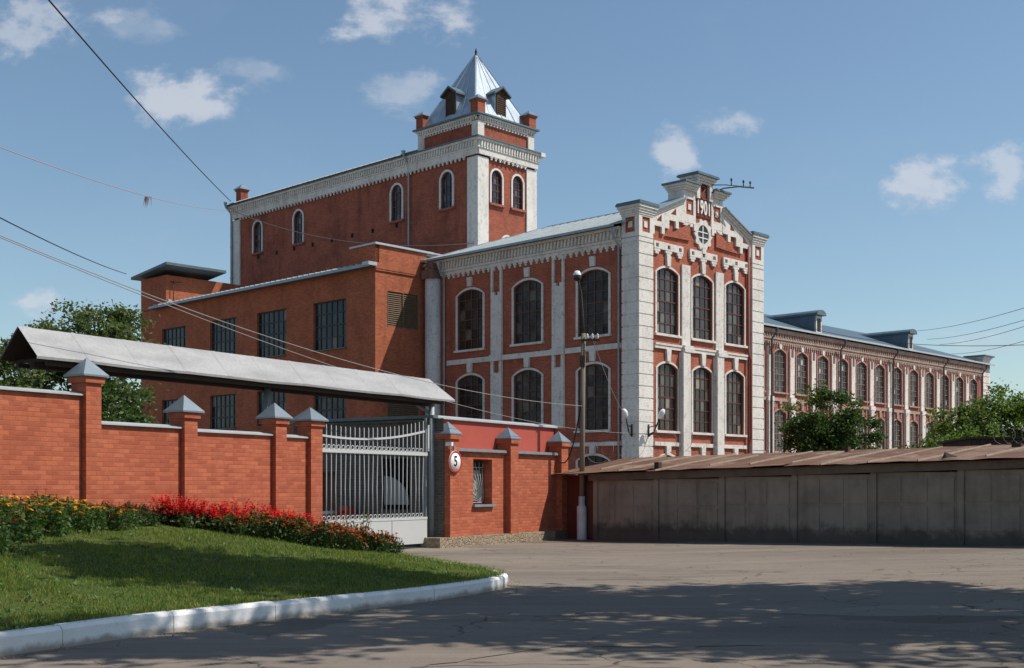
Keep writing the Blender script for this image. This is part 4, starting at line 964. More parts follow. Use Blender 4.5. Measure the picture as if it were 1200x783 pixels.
# loose grit along the kerb foot
rg=np.random.default_rng(5); g=MB()
for k in range(700):
    i=rg.integers(18,nk-14); p=KA[i]; a=KA[i-1]; b=KA[i+1]; d=(b-a)/np.linalg.norm(b-a); o=abs(rg.normal(0,.16))+.01; r=rg.uniform(.006,.022)*(1 if rg.uniform()<.93 else 1.8)
    x=p[0]+d[1]*o+rg.uniform(-.15,.15)*d[0]; y=p[1]-d[0]*o+rg.uniform(-.15,.15)*d[1]; t=rg.uniform(0,3)
    q=[(x+r*math.cos(t+s*2.1)*rg.uniform(.7,1.2),y+r*math.sin(t+s*2.1)*rg.uniform(.7,1.2),gz(x,y)+.001) for s in range(3)]; top=(x,y,gz(x,y)+r*.8)
    for s in range(3): g.face([q[s],q[(s+1)%3],top])
for k in range(420):                                                    # crumbs and dry leaves over the open yard
    y=11+24*rg.uniform()**1.3; x=rg.uniform(-.5,.42)*y; 
    if x<1.0 and y<21 or FG.inv(x,y)[1]>-.6 or FS.inv(x,y)[1]>-.4: continue
    r=rg.uniform(.008,.03); t=rg.uniform(0,6)
    q=[(x+r*math.cos(t+s*2.1)*rg.uniform(.6,1.3),y+r*math.sin(t+s*2.1)*rg.uniform(.6,1.3),gz(x,y)+.001) for s in range(3)]; top=(x,y,gz(x,y)+r*rg.uniform(.3,.9))
    for s in range(3): g.face([q[s],q[(s+1)%3],top])
tag(g.build('grit','grit'),'loose pale grit and crumbs lying along the foot of the kerb','grit',kind='stuff')
# cracks in the asphalt
def crack(pts,w,seed):
    rr=random.Random(seed); P=[]
    for a,b in zip(pts[:-1],pts[1:]):
        for k in range(9):
            t=k/9; P.append((a[0]+(b[0]-a[0])*t+rr.uniform(-.05,.05),a[1]+(b[1]-a[1])*t+rr.uniform(-.05,.05)))
    g=MB()
    for k in range(len(P)-1):
        w0=w*rr.uniform(.4,1.3); (x0,y0),(x1,y1)=P[k],P[k+1]
        g.face([(x0,y0-w0,gz(x0,y0)+.004),(x1,y1-w0,gz(x1,y1)+.004),(x1,y1+w0,gz(x1,y1)+.004),(x0,y0+w0,gz(x0,y0)+.004)])
    tag(g.build('asphalt_crack','bedsoil'),kind='structure')
crack([(-2.6,9.3),(-.86,11.0),(.53,12.5),(1.6,12.35),(2.75,12.55)],.014,1); crack([(.4,18.8),(1.1,19.0),(1.6,18.9)],.010,2); crack([(3.6,21.0),(4.6,21.3)],.008,3); crack([(-.9,11.05),(.4,11.2),(1.7,10.9)],.007,4)

# ================================================================ street fence
def pillar_cap(g,x,y,z,hw,hh,lip=.05):
    g.box(x-hw,x+hw,y-hw,y+hw,z,z+lip); g.pyramid(x-hw,x+hw,y-hw,y+hw,z+lip+.002,z+hh)
fen=Group('brick_fence','stepped orange brick fence with zinc capped pillars behind the flower beds','fence',FG,-11.5,.1)
def pillar(x,zc,hh=.37,w=.35,hw=.295,y0=0):
    g=MB(); g.box(x-w/2,x+w/2,y0,y0+.42,-.2,zc-.12); p=fen.add(g,'pillar','fence')
    g=MB(); g.box(x-w/2-.045,x+w/2+.045,y0-.045,y0+.465,zc-.12,zc-.004); g.build('pillar_neck','fence',p)
    g=MB(); pillar_cap(g,x,y0+.21,zc,hw,hh,.03); g.build('cap','cap',p)
def panel(x0,x1,zt):
    g=MB(); g.box(x0,x1,.12,.38,-.2,zt-.05); p=fen.add(g,'panel','fence')
    g=MB(); g.extr([(.06,zt-.048),(.44,zt-.048),(.44,zt-.02),(.25,zt+.03),(.06,zt-.02)],x0,x1); g.build('coping','coping',p)
for x,zc in ((-24.5,3.72),(-18.0,3.72),(-11.53,3.72),(-9.09,3.17),(-6.40,3.17)): pillar(x,zc)
pillar(-5.20,3.17,.34,.40,.31,.0)
panel(-24.32,-18.18,3.40); panel(-17.82,-11.71,3.40); panel(-11.35,-9.27,2.88); panel(-8.91,-6.58,2.83); panel(-6.22,-5.40,2.81)
# ================================================================ sliding gate
gt=Group('sliding_gate','pale grey steel bar gate with a sagging top rail, shut across the drive','gate',FG,-2.6,.42)
gx0,gx1,gy=-5.35,-.28,.42
g=MB()
for a,b in ((gx0,-3.62),(-3.60,-1.84),(-1.82,gx1)): g.box(a+.004,b-.004,gy-.03,gy+.03,.12,.76)
gt.add(g,'lower_panel','gate')
curve=lambda x:2.83+.0325*(x+3.4)**2
g=MB(); g.box(gx0,gx1,gy-.04,gy+.04,.762,.83); gt.add(g,'lower_rail','gate')
g=MB(); g.box(gx0,gx1,gy-.045,gy+.045,2.47,2.56); gt.add(g,'middle_rail','gate')
g=MB(); N=20; ps=[gx0+(gx1-.1-gx0)*k/N for k in range(N+1)]
i0=0
for x in ps: g.v+=[(x,gy-.03,curve(x)-.025),(x,gy+.03,curve(x)-.025),(x,gy+.03,curve(x)+.025),(x,gy-.03,curve(x)+.025)]
for k in range(N):
    for q in range(4): g.f.append((k*4+q,(k+1)*4+q,(k+1)*4+(q+1)%4,k*4+(q+1)%4)); g.m.append(0)
gt.add(g,'curved_rail','gate')
nb=28
for k in range(nb):
    x=gx0+.08+(gx1-gx0-.22)*k/(nb-1); bend=random.choice((0,0,0,0,.03,-.03,.015)); g=MB()
    g.tube([(x,gy,.83),(x+bend*.5,gy+bend,1.6),(x+bend*.2,gy,2.47),(x,gy,2.56),(x,gy,curve(x)+.24),(x,gy,curve(x)+.29)],[.0145]*5+[.003],6)
    gt.add(g,'bar','gate')
g=MB(); g.tube([(.055*math.cos(t),0,.05*math.sin(t)) for t in [2*math.pi*j/10 for j in range(11)]],.011,5,caps=False); rm=g.mesh('ring','gate')
for z in (.88,2.61):
    for k in range(nb-1):
        x=gx0+.08+(gx1-gx0-.22)*(k+.5)/(nb-1); link('ring',rm,gt.o,(x+gt.off[0],gy+gt.off[1],z))
# ================================================================ gate canopy
cn=Group('gate_canopy','long narrow ridged sheet metal canopy over the gate track','canopy',FG,-5.5,.9)
cx0,cx1=-12.55,.92; yn,yf2,yr2=.30,1.42,.86; zn,zr=4.04,4.62
g=MB(); N=11
for k in range(N):
    a=cx0+(cx1-cx0)*k/N; b=cx0+(cx1-cx0)*(k+1)/N
    da=.012*math.sin(k*2.3); db=.012*math.sin((k+1)*2.3)
    ea=.18 if k==0 else 0; sh=-.45 if k==N-1 else 0
    g.face([(a,yn,zn+da),(b,yn,zn+db),(b+sh,yr2,zr),(a,yr2,zr)]); g.face([(a,yr2,zr),(b+sh,yr2,zr),(b,yf2,zn),(a,yf2,zn)])
    g.face([(a,yn,zn+da),(b,yn,zn+db),(b,yn+.01,zn+db-.05),(a,yn+.01,zn+da-.05)])
    if k: g.face([(a-.06,yn-.002,zn+da+.003),(a+.05,yn-.002,zn+da+.006),(a+.05,yr2-.002,zr+.006),(a-.06,yr2-.002,zr+.003)])
cr=cn.add(g,'roof','canopy')
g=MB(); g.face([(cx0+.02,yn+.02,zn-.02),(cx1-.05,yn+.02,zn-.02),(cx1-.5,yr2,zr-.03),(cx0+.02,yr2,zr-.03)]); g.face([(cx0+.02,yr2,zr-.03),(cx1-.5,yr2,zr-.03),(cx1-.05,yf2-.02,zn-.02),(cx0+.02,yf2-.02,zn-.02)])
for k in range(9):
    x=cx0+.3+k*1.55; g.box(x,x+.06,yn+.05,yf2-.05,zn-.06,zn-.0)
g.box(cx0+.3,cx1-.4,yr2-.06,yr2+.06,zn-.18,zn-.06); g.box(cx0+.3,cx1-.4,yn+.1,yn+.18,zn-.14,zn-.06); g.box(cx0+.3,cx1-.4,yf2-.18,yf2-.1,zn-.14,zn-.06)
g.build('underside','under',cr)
g=MB(); g.tube([(.08,.5,0),(.08,.5,4.0)],.085,10); g.bar((.08,.5,3.6),(.08,1.2,4.0),.07); cn.add(g,'post','steel')
g=MB(); g.tube([(-6.05,.75,0),(-6.05,.75,4.0)],.085,10); cn.add(g,'post','steel')
g=MB(); g.bar((-.17,.52,0),(-.17,.52,3.5),.06); cn.add(g,'guide_post','steel')
g=MB(); g.box(-.28,-.22,.36,.38,2.6,3.3); cn.add(g,'guide_strip','gate')
# ================================================================ gatehouse
gh=Group('gatehouse','low orange brick gatehouse with a red parapet and a sunburst window grille','gatehouse',FG,3.3,2)
wx,ww,wz0,wz1=2.04,.98,1.14,2.42
mb=MB(); wall(mb,.30,6.5,.25,2.66,[(wx,ww,wz0,wz1,0)],0,.42); gh.add(mb,'front_wall','fence',0,.12)
mb=MB(); wall(mb,-5.5,-.12,-.1,3.5,[(-1.76,1.0,1.0,2.42,0),(-4.25,.8,.05,2.05,0)],0,.2); sw=gh.add(mb,'side_wall','yardbrick',.10,0,0,S_)
g=MB(); g.face([(-2.3,.21,.95),(-1.2,.21,.95),(-1.2,.21,2.45),(-2.3,.21,2.45)],0,[(0,0),(2,0),(2,2),(0,2)]); gh.add(g,'side_window','interior',.10,0,0,S_)
g=MB(); g.face([(-4.7,.21,0),(-3.8,.21,0),(-3.8,.21,2.1),(-4.7,.21,2.1)]); gh.add(g,'side_door','frame_dk',.10,0,0,S_)
g=MB(); pts=[(-2.16,1.14),(-1.30,1.14)]+[(-2.16+.86*math.cos(t),1.14+.80*math.sin(t)) for t in [math.pi/2*j/10 for j in range(1,11)]]
g.prism(pts,-.06,-.02); gh.add(g,'arched_board','paleboard',.10,0,0,S_)
mb=MB(); wall(mb,.0,5.5,-.1,3.5,[],0); gh.add(mb,'side_wall','fence',6.66,0,0,math.pi/2)
mb=MB(); wall(mb,-6.66,-.10,-.1,3.5,[],0); gh.add(mb,'rear_wall','fence',0,5.5,0,math.pi)
g=MB(); g.box(.10,6.66,.125,.128,2.6,2.66); g.box(.12,6.62,.42,.60,2.66,3.5); gh.add(g,'parapet','parapet')
g=MB(); g.extr([(.34,3.50),(.68,3.50),(.68,3.55),(.5,3.60),(.34,3.55)],.06,6.72); gh.add(g,'parapet_coping','coping')
g=MB()
for a,b in ((.66,3.16),(3.72,6.18)): g.extr([(.02,2.662),(.46,2.662),(.46,2.72),(.02,2.70)],a,b); g.box(a,b,.015,.04,2.62,2.70)
gh.add(g,'wall_coping','steel')
g=MB(); g.box(.1,6.6,.5,5.5,3.44,3.47); g.box(-.12,.1,.3,5.7,3.50,3.58); gh.add(g,'roof','flash_dk')
g=MB(); g.box(-.42,5.75,-.13,.5,-.1,.27); gh.add(g,'plinth','stone')
g=MB(); g.box(5.752,6.75,-.1,.5,-.1,.25); gh.add(g,'plinth','fascia')
for x,zc,w in ((.34,3.06,.42),(3.44,3.03,.42),(6.45,3.03,.42)):
    g=MB(); g.box(x-w/2,x+w/2,-.08,.40,.26,zc-.13); p=gh.add(g,'pillar','fence')
    g=MB(); g.box(x-w/2-.05,x+w/2+.05,-.13,.44,zc-.13,zc-.004); g.build('pillar_neck','fence',p)
    g=MB(); pillar_cap(g,x,.15,zc,.29,.36,.03); g.build('cap','cap',p)
f=MB(); f.wb(-ww/2,-ww/2+.06,-.40,-.34,0,1.28); f.wb(ww/2-.06,ww/2,-.40,-.34,0,1.28); f.wb(-ww/2+.06,ww/2-.06,-.40,-.34,1.22,1.28); f.wb(-ww/2+.06,ww/2-.06,-.40,-.34,0,.06); f.wb(-.03,.03,-.40,-.35,.06,1.22)
wn=gh.add(f,'window','frame_dk',wx,.12,wz0)
f=MB(); f.face([(-ww/2,.405,0),(ww/2,.405,0),(ww/2,.405,1.28),(-ww/2,.405,1.28)],0,[(0,0),(2,0),(2,2),(0,2)]); f.build('pane','glass_side',wn)
f=MB(); n=14
for k in range(n):
    a0=-ww/2+.07+k*(ww-.14)/n; a1=-ww/2+.07+(k+1)*(ww-.14)/n; o0=.395-.012*(k%2); o1=.395-.012*((k+1)%2); f.face([(a0,o0,.08),(a1,o1,.08),(a1,o1,.98),(a0,o0,.98)])
f.build('curtain','curtain',wn)
f=MB()
for k in range(11):
    a=R(4+k*8.4); L=min((ww-.06)/max(.01,math.sin(a)),1.02/max(.01,math.cos(a))); f.tube([(ww/2-.03-.06*math.sin(a),.28,.03+.06*math.cos(a)),(ww/2-.03-L*math.sin(a),.28,.03+L*math.cos(a))],.012,6)
f.tube([(-ww/2+.02,.28,1.05),(ww/2-.02,.28,1.05)],.016,6)
for k in range(5): f.tube([(ww/2-.06-k*.2,.28,1.05),(ww/2-.06-k*.2,.28,1.2)],.010,5)
f.tube([(ww/2-.03-.2*math.sin(t),.28,.03+.2*math.cos(t)) for t in [math.pi/2*j/8 for j in range(9)]],.010,6)
f.build('sunburst_grille','coping',wn)
f=MB(); f.wb(-ww/2-.05,ww/2+.05,-.2,.10,-.07,.0); f.build('sill','flash',wn)
# speed limit plate on the gatehouse corner pillar
sg=Group('speed_limit_sign','round red rimmed sign reading 5 on the gatehouse corner pillar','sign',FG,.30,-.13,2.32)
sc=(.30,-.12,2.32)
g=MB(); g.lathe([(0,.0),(.30,.0),(.30,.02),(0,.02)],sc,40,axis='y'); sg.add(g,'plate','signw')
g=MB(); g.lathe([(.245,.021),(.297,.021),(.297,.026),(.245,.026),(.245,.021)],sc,40,axis='y'); sg.add(g,'red_ring','signr')
me=text_mesh('5',.40,.006,.9); me.materials.append(M['black']); link('digit',me,sg.o,(sc[0]+sg.off[0],sc[1]-.024+sg.off[1],.0))
g=MB(); g.box(.26,.34,-.118,-.08,2.55,2.75); sg.add(g,'bracket','steel')
# small white camera by the gate post
cm=Group('security_camera','small white camera box beside the gate post under the pillar cap','camera',FG,.1,-.1,2.7)
g=MB(); g.box(.02,.10,-.20,.0,2.74,2.84); cm.add(g,'camera_body','lampw')
g=MB(); g.bar((.06,-.05,2.75),(.13,-.05,2.66),.025); cm.add(g,'bracket','steel')
br=Group('barrier_arm','red and white striped barrier arm lying low behind the gate','barrier',FG,-2.5,3.2)
g=MB()
for k in range(9): g.tube([(-5+k*.52,3.2,.92),(-5+(k+1)*.52,3.2,.92)],.05,8,k%2)
br.add(g,'striped_arm',['barr_r','barr_w'])
g=MB(); g.box(-.4,-.1,3.05,3.35,0,1.1); br.add(g,'stand','barr_r')
# ================================================================ concrete shed with a rusty roof
sd=Group('concrete_shed','long low shed of dirty concrete panels under a rusted sheet roof','shed',FS,6,2)
SL=17.6; sz=lambda x:gz(*FS.w(x,0)[:2])
mk=[.02+2.253*k for k in range(0,9)]
for a,b in zip(mk[:-1],mk[1:]):
    zb=sz((a+b)/2)
    g=MB(); g.box(a+.07,b-.07,.05,.17,-.1,zb+1.80)
    for q in range(1,4):                                                # faint shallow fields cast into the panel
        for r in range(2): 
            u0=a+.12+(q-1)*.68; g.box(u0,u0+.60,.032,.049,zb+.32+r*.72,zb+.32+r*.72+.64)
    sd.add(g,'wall_panel','concrete')
for a in mk:
    g=MB(); g.box(a-.08,a+.08,.0,.2,-.1,sz(a)+1.83); sd.add(g,'wall_post','concrete')
g=MB(); n=12
for k in range(n):
    a=-.15+(SL+.3)*k/n; b=-.15+(SL+.3)*(k+1)/n; za,zb=sz(a)+1.80,sz(b)+1.80
    P=[(y,z) for y,z in ((-.12,0.02),(.10,0.02),(.10,.24),(-.12,.24))]
    A=[(a,y,za+z) for y,z in P]; B=[(b,y,zb+z) for y,z in P]
    for q in range(4): g.face([A[q],B[q],B[(q+1)%4],A[(q+1)%4]])
sd.add(g,'fascia','fascia')
# roof sheets
g=MB(); x0,x1=-1.5,SL+.2; nx,nyy=44,5; rr=random.Random(3)
def rz_at(x,f): 
    return sz(x)+2.06+f*(.56-.008*x)+ (0 if x>0 else .02*x)
Pn=[[None]*(nyy+1) for _ in range(nx+1)]
for i in range(nx+1):
    x=x0+(x1-x0)*i/nx
    for j in range(nyy+1):
        f=j/nyy; w=rr.uniform(-.014,.014)+(.014*math.sin(x*2.1)*rr.uniform(0,1) if j==0 else 0); Pn[i][j]=(x,-.32+f*3.9+(rr.uniform(-.04,.03) if j==0 else 0),rz_at(x,f)+w)
for i in range(nx):
    for j in range(nyy): g.face([Pn[i][j],Pn[i+1][j],Pn[i+1][j+1],Pn[i][j+1]])
g.face([(x0,-.3,rz_at(x0,0)-.03),(x1,-.3,rz_at(x1,0)-.03),(x1,3.6,rz_at(x1,1)-.03),(x0,3.6,rz_at(x0,1)-.03)])
rf=sd.add(g,'roof','rust')
for i in range(1,nx):
    g=MB()
    if i%3==0 or rr.random()<.12:
        k=1 if rr.random()<.3 else 0
        for j in range(k,nyy-(1 if rr.random()<.3 else 0)):
            A=Vector(Pn[i][j])+Vector((.07*j,0,.02)); B=Vector(Pn[i][j+1])+Vector((.07*(j+1),0,.02)); g.bar(A,B,.034,.045)
    if g.f: g.build('seam','rust_seam',rf)
for x in (.9,1.6,6.1):                                             # lifted and torn sheet edges
    g=MB(); z=rz_at(x,0); g.face([(x-.5,-.42,z-.0),(x+.55,-.38,z+.035),(x+.5,.3,z+.13),(x-.4,.28,z+.11)]); g.build('lifted_sheet','rust',rf)
x=10.95; z=rz_at(x,.1); g=MB(); P5=[(x-.09,-.12,z-.01),(x+.06,-.16,z+.02),(x+.26,.05,z+.04),(x-.06,.02,z+.17),(x-.09,.16,z+.05)]
for q in ((0,1,3),(1,2,3),(0,3,4)): g.face([P5[k] for k in q])
g.build('torn_sheet','under',rf)
for x,f,w_,h_ in ((2.3,.1,.08,.2),(6.7,.9,.1,.14),(11.6,.85,.12,.08)):
    g=MB(); z=rz_at(x,f); y=-.32+f*3.9; g.box(x-w_,x+w_,y-.08,y+.08,z-.02,z+h_); g.build('vent_stub','wood',rf)
# left bay: boarded dark corner between the gatehouse and the shed
mb=MB(); wall(mb,-2.3,0,-.1,2.0,[],0); sd.add(mb,'corner_wall','dark_red',0,.35)
g=MB(); g.wb(-.02-.55,-.09,0,.04,.05,1.75); g.wb(-.5,-.12,.04,.055,.15,.78); g.wb(-.5,-.12,.04,.055,.86,1.65); sd.add(g,'door','frame',0,.35)
mb=MB(); wall(mb,0,3.6,-.1,2.3,[],0); sd.add(mb,'end_wall','concrete',SL,0,0,math.pi/2)
mb=MB(); wall(mb,-SL,2.3,-.1,2.5,[],0); sd.add(mb,'rear_wall','concrete',0,3.5,0,math.pi)
# ================================================================ street lamp pole
px,py=2.17,37.55
pl=empty('lamp_pole','weathered grey pole on a whitewashed base carrying a street lamp and cables','lamp post',(px,py,0))
g=MB(); g.lathe([(.155,-.1),(.155,1.02),(.10,1.06),(.10,1.34),(0,1.34)],(0,0,0),12); g.build('base','whitewash',pl)
g=MB(); g.tube([(0,0,1.34),(0.02,0,3.5),(.05,0,6.4)],[.085,.08,.072],10); g.build('post','polec',pl)
g=MB(); g.tube([(.05,0,6.2),(.02,0,7.0),(-.03,0,7.7),(-.13,-.08,8.1),(-.14,-.1,8.2)],[.045,.04,.034,.03,.03],8); lp=g.build('lamp_bracket','poledk',pl)
g=MB(); g.lathe([(0,.17),(.075,.15),(.118,.07),(.125,.02)],(-.15,-.1,8.17),14); g.build('lamp_shade','lampw',lp)
g=MB(); g.lathe([(.123,.02),(.122,-.07),(.09,-.14),(0,-.17)],(-.15,-.1,8.17),14); g.build('lamp_bowl','glass_side',lp)
g=MB(); g.bar((-.05,-.1,6.18),(.55,-.1,6.18),.06); g.build('crossarm','poledk',pl)
g=MB(); g.box(-.07,.09,-.15,-.06,5.35,5.7); g.build('junction_box','poledk',pl)
for x in (.16,.32,.48):
    g=MB(); g.lathe([(.0,0),(.03,.01),(.045,.07),(.03,.10),(.045,.14),(0,.18)],(x,-.1,6.21),8); g.build('insulator','porcelain',pl)
# ================================================================ cables
def cable(name,label,A,B,sag,r,mat,group=None,n=24):
    A=Vector(A); B=Vector(B); g=MB(); base=A.copy()
    g.tube([((A.lerp(B,k/n))-base)-Vector((0,0,4*sag*(k/n)*(1-k/n))) for k in range(n+1)],r,5)
    return tag(g.build(name,mat,None,base),label,'cable',group)
cable('overhead_cable','thick black cable from the far roof corner of the tower block to the upper left',FM.w(4.3,42.7,23.5),(-13.35,30,15.89),.25,.030,'wire')
cable('overhead_cable','dark cable running from the annex roof block off to the left',FM.w(-4.6,42.3,16.75),(-16.31,35,10.2),.2,.024,'wire')
cable('overhead_cable','upper pale cable from the lamp pole over the canopy to the left edge',(2.17,37.45,4.14),(-9.32,20,6.16),.62,.009,'wire_lt')
cable('overhead_cable','lower pale cable from the hall corner behind the canopy to the left edge',FM.w(-.05,.4,4.3),(-9.79,21,6.35),.9,.009,'wire_lt')
w5=cable('overhead_cable','thin pinkish cable with a ribbon hanging in the sky left of the tower block',FM.w(4.2,42.7,22.8),(-13.98,30,10.55),.5,.014,'wire_pink')
g=MB()
for k in range(7): x=random.uniform(-.16,.16); g.face([(x,0,0),(x+.05,.01,0),(x+random.uniform(-.1,.15),.02,-.5-random.random()*.3)])
b0=Vector(w5.location); mid=(Vector((-13.98,30,10.55))-b0); t=.56; pt=mid*t-Vector((0,0,4*.5*t*(1-t)))
g.build('ribbon','wire_pink',w5,pt)
cable('overhead_cable','pinkish cable sagging across the dark brick face of the tower block',FM.w(4.0,42.7,22.9),FM.w(4.3,16.1,16.6),1.1,.03,'wire_pink')
D2=FM.w(63.1,15.5,16.6)
for i,(B,dz,lab) in enumerate((((25.64,55,10.51),0,'topmost black cable fanning from the far dormer to the right edge'),((25.64,55,9.96),-.8,'second black cable fanning from the far dormer to the right edge'),((26.10,56,9.88),-1.3,'third black cable fanning below the far dormer to the right edge'),((27.03,58,9.43),-2.2,'lowest black cable fanning from the wing eaves to the right edge'))):
    cable('overhead_cable',lab,(D2[0]+i*1.2,D2[1],D2[2]+dz),B,.35,.016,'wire')
cable('overhead_cable','long faint cable crossing above the wing roof past both dormers',FM.w(40,17,15.9),(23.31,50,7.62),1.0,.016,'wire')
cable('drop_cable','black cable looping from the lamp pole down to the gatehouse pillar',(2.15,37.5,4.3),FG.w(6.2,.0,2.5),.75,.022,'wire')
cable('drop_cable','thin cable from the pole crossarm to the floodlight on the hall corner',(2.5,37.4,6.2),FM.w(-.3,.4,4.9),.3,.010,'wire_lt')
cable('drop_cable','thin cable from the pole crossarm to the side wall belt of the hall',(2.6,37.4,6.3),FM.w(.05,3.0,8.9),.2,.010,'wire_lt')
# floodlights on the rusticated corner
def flood(label,x,y,z,dx,dy):
    G_=Group('floodlight',label,'floodlight',FM,x,y,z); G_.o['group']='floodlights on the hall corner'
    g=MB(); g.tube([(0,0,0),(dx*.35,dy*.35,.1),(dx*.55,dy*.55,.45),(dx*.75,dy*.75,.85)],.035,6); g.tube([(0,0,.35),(dx*.55,dy*.55,.45)],.025,6); g.tube([(0,0,-.12),(0,0,.5)],.05,6); g.tube([(0,0,-.1),(dx*.4,dy*.4,.1)],.03,6)
    g.build('bracket','poledk',G_.o)
    g=MB(); a=Vector((dx*.70,dy*.70,.78)); b=Vector((dx*1.02,dy*1.02,1.22)); g.tube([a,a.lerp(b,.3),a.lerp(b,.7),b],[.07,.14,.15,.07],8); g.build('lamp_head','lampw',G_.o)
flood('white floodlight on a dark bracket on the shaded side of the hall corner',-.02,.45,4.25,-.75,-.1)
flood('white floodlight on a dark bracket on the sunlit front of the hall corner',.75,-.02,4.25,.1,-.85)
# razor wire coils
def coil(label,A,B,r,turns):
    A=Vector(A); B=Vector(B); d=(B-A); s=d.cross(Vector((0,0,1))).normalized(); g=MB(); n=turns*14
    g.tube([d*(k/n)+s*(r*math.cos(2*math.pi*k/14)*.35)+Vector((0,0,r+r*math.sin(2*math.pi*k/14)))+d.normalized()*(r*.9*math.cos(2*math.pi*k/14)) for k in range(n+1)],.005,4)
    tag(g.build('razor_wire','wire_lt',None,A),label,'razor wire')
coil('coil of thin razor wire above the shed roof behind the lamp pole',FS.w(-1.2,1.2,2.35),FS.w(1.6,3.3,2.75),.34,7)
coil('coil of thin razor wire along the dark store wall at the right edge',(17.5,43.6,3.15),(22,42.8,3.2),.30,14)
# dark store and lean-to behind the shed
ds=empty('dark_store','dark windowless store beyond the rusty roof at the right edge','store',(20,45,0),R(-8))
g=MB(); g.box(-2.8,4.5,0,5,-.1,3.42)
for k in range(24): g.box(-2.75+k*.3,-2.6+k*.3,-.03,0,-.1,3.4)
g.build('wall','under',ds)
g=MB(); g.box(-3.0,4.7,-.1,5.2,3.423,3.50); g.build('roof','under',ds)
lt=Group('lean_to','dark lean-to roof between the hall corner and the leafy tree','lean-to',FM,14,8)
g=MB(); X0,X1=HW+.02,16.6
g.face([(X0,6.2,4.75),(X1,6.2,3.55),(X1,9.8,3.55),(X0,9.8,4.75)]); g.face([(X0,6.2,4.62),(X1,6.2,3.42),(X1,9.8,3.42),(X0,9.8,4.62)])
g.face([(X0,6.2,4.62),(X1,6.2,3.42),(X1,6.2,3.55),(X0,6.2,4.75)]); g.face([(X1,6.2,3.42),(X1,9.8,3.42),(X1,9.8,3.55),(X1,6.2,3.55)]); lt.add(g,'roof','pipe_dk')
g=MB(); g.box(HW+.02,16.2,6.5,9.6,-.1,3.4); lt.add(g,'wall','wood')
# ================================================================ trees
def tree(name,label,pos,blobs,nl,size,lm,group=None,trunk_r=.16,seed=0,clumps=26,cr=.55):
    rng=np.random.default_rng(seed); root=empty(name,label,'tree',pos,0,group); g=MB()
    zlo=min(b[2]-b[5] for b in blobs); zc=np.mean([b[2] for b in blobs])
    cx=np.mean([b[0] for b in blobs]); cy=np.mean([b[1] for b in blobs])
    tp=[(0,0,-.1),(.06*cx,.06*cy,zlo*.6),(.3*cx+.1,.3*cy,zlo+.3),(cx*.8,cy*.8,zc)]
    g.tube(tp,[trunk_r*1.3,trunk_r,trunk_r*.8,trunk_r*.3],9)
    C=[]
    for bx,by,bz,rx,ry,rz in blobs:
        b=Vector((bx,by,bz)); a=Vector(tp[2]); mid=a.lerp(b,.5)+Vector((0,0,.15))
        g.tube([a,mid,b],[trunk_r*.55,trunk_r*.35,trunk_r*.12],6)
        vol=rx*ry*rz; nc=max(8,int(clumps))
        d=rng.normal(0,1,(nc,3)); d/=np.linalg.norm(d,axis=1,keepdims=True); rad=rng.uniform(.35,1.06,nc)**.6
        cc=np.array([bx,by,bz])+d*rad[:,None]*np.array([rx,ry,rz])
        for c in cc[::3]: g.tube([b.lerp(Vector(c),.15),b.lerp(Vector(c),.6)+Vector((0,0,.08)),Vector(c)],[trunk_r*.16,trunk_r*.1,trunk_r*.03],4,caps=False)
        per=int(nl/len(blobs)/nc); 
        for c in cc:
            s=cr*rng.uniform(.55,1.25); q=rng.normal(0,1,(int(per*rng.uniform(.6,1.4)),3))*np.array([s,s,s*.62])*.62; C.append(c+q)
    g.build('trunk','bark',root)
    C=np.concatenate(C); link('crown',soup('crown',leaves(C,size,rng=rng),lm),root)
    return root
tree('leafy_tree','tall pale green tree behind the fence and the ridge of the canopy, beside the annex',(-19.6,54,0),[(0,0,8.1,2.2,2.1,2.0),(1.8,0,7.4,1.9,1.8,2.0),(-1.9,.3,6.8,1.7,1.7,1.8),(.4,-.3,4.6,2.6,2.2,2.0)],24000,.20,'leafpale','trees behind the fence',.22,1,30,.62)
tree('leafy_tree','pale green tree at the left edge behind the high fence panel',(-20.6,48,0),[(0,0,5.6,1.9,1.8,1.9),(-1.6,0,4.6,1.8,1.8,1.9),(1.0,0,4.0,1.7,1.6,1.6)],15000,.19,'leafpale','trees behind the fence',.18,2,28,.55)
tree('leafy_tree','dark green tree under the canopy, against the annex wall',(-15.8,48.5,0),[(0,0,3.9,1.5,1.5,1.9),(-2.1,.2,3.7,1.6,1.6,1.8),(1.2,.5,2.4,1.2,1.2,1.4)],16000,.19,'leafdk','trees behind the fence',.15,3,30,.5)
tree('leafy_tree','dense dark green tree before the long wing, right of the hall',(18.7,72,0),[(0,0,5.8,2.0,1.9,1.8),(1.3,0,4.4,1.8,1.7,1.7),(-1.0,0,4.3,1.5,1.6,1.6),(.8,0,3.2,2.7,1.8,1.4)],30000,.19,'leafdk','trees before the wing',.18,4,34,.5)
tree('young_tree','thin straggly sapling climbing between the hall corner and the first wing windows',(16.6,74,0),[(.5,0,6.5,.55,.5,.4),(1.5,0,6.9,.7,.5,.35)],500,.17,'leafbr','trees before the wing',.05,5,14,.35)
tree('leafy_tree','bright green tree at the right end of the long wing, above the dark store',(25.0,63,0),[(0,0,5.2,1.7,1.7,1.5),(-1.6,.3,4.4,1.4,1.4,1.2),(1.5,0,5.0,1.4,1.4,1.3),(.2,0,3.4,2.6,1.6,1.2)],17000,.19,'leafbr','trees before the wing',.16,6,32,.5)
tree('bush','light green bushy shrub just above the shed roof, before the last wing windows',(21.2,58,0),[(0,0,3.2,1.1,1.0,.9),(1.5,.2,3.6,1.2,1.1,1.1),(-1.0,0,2.8,.7,.8,.6)],9000,.17,'leafbr','trees before the wing',.10,8,26,.42)
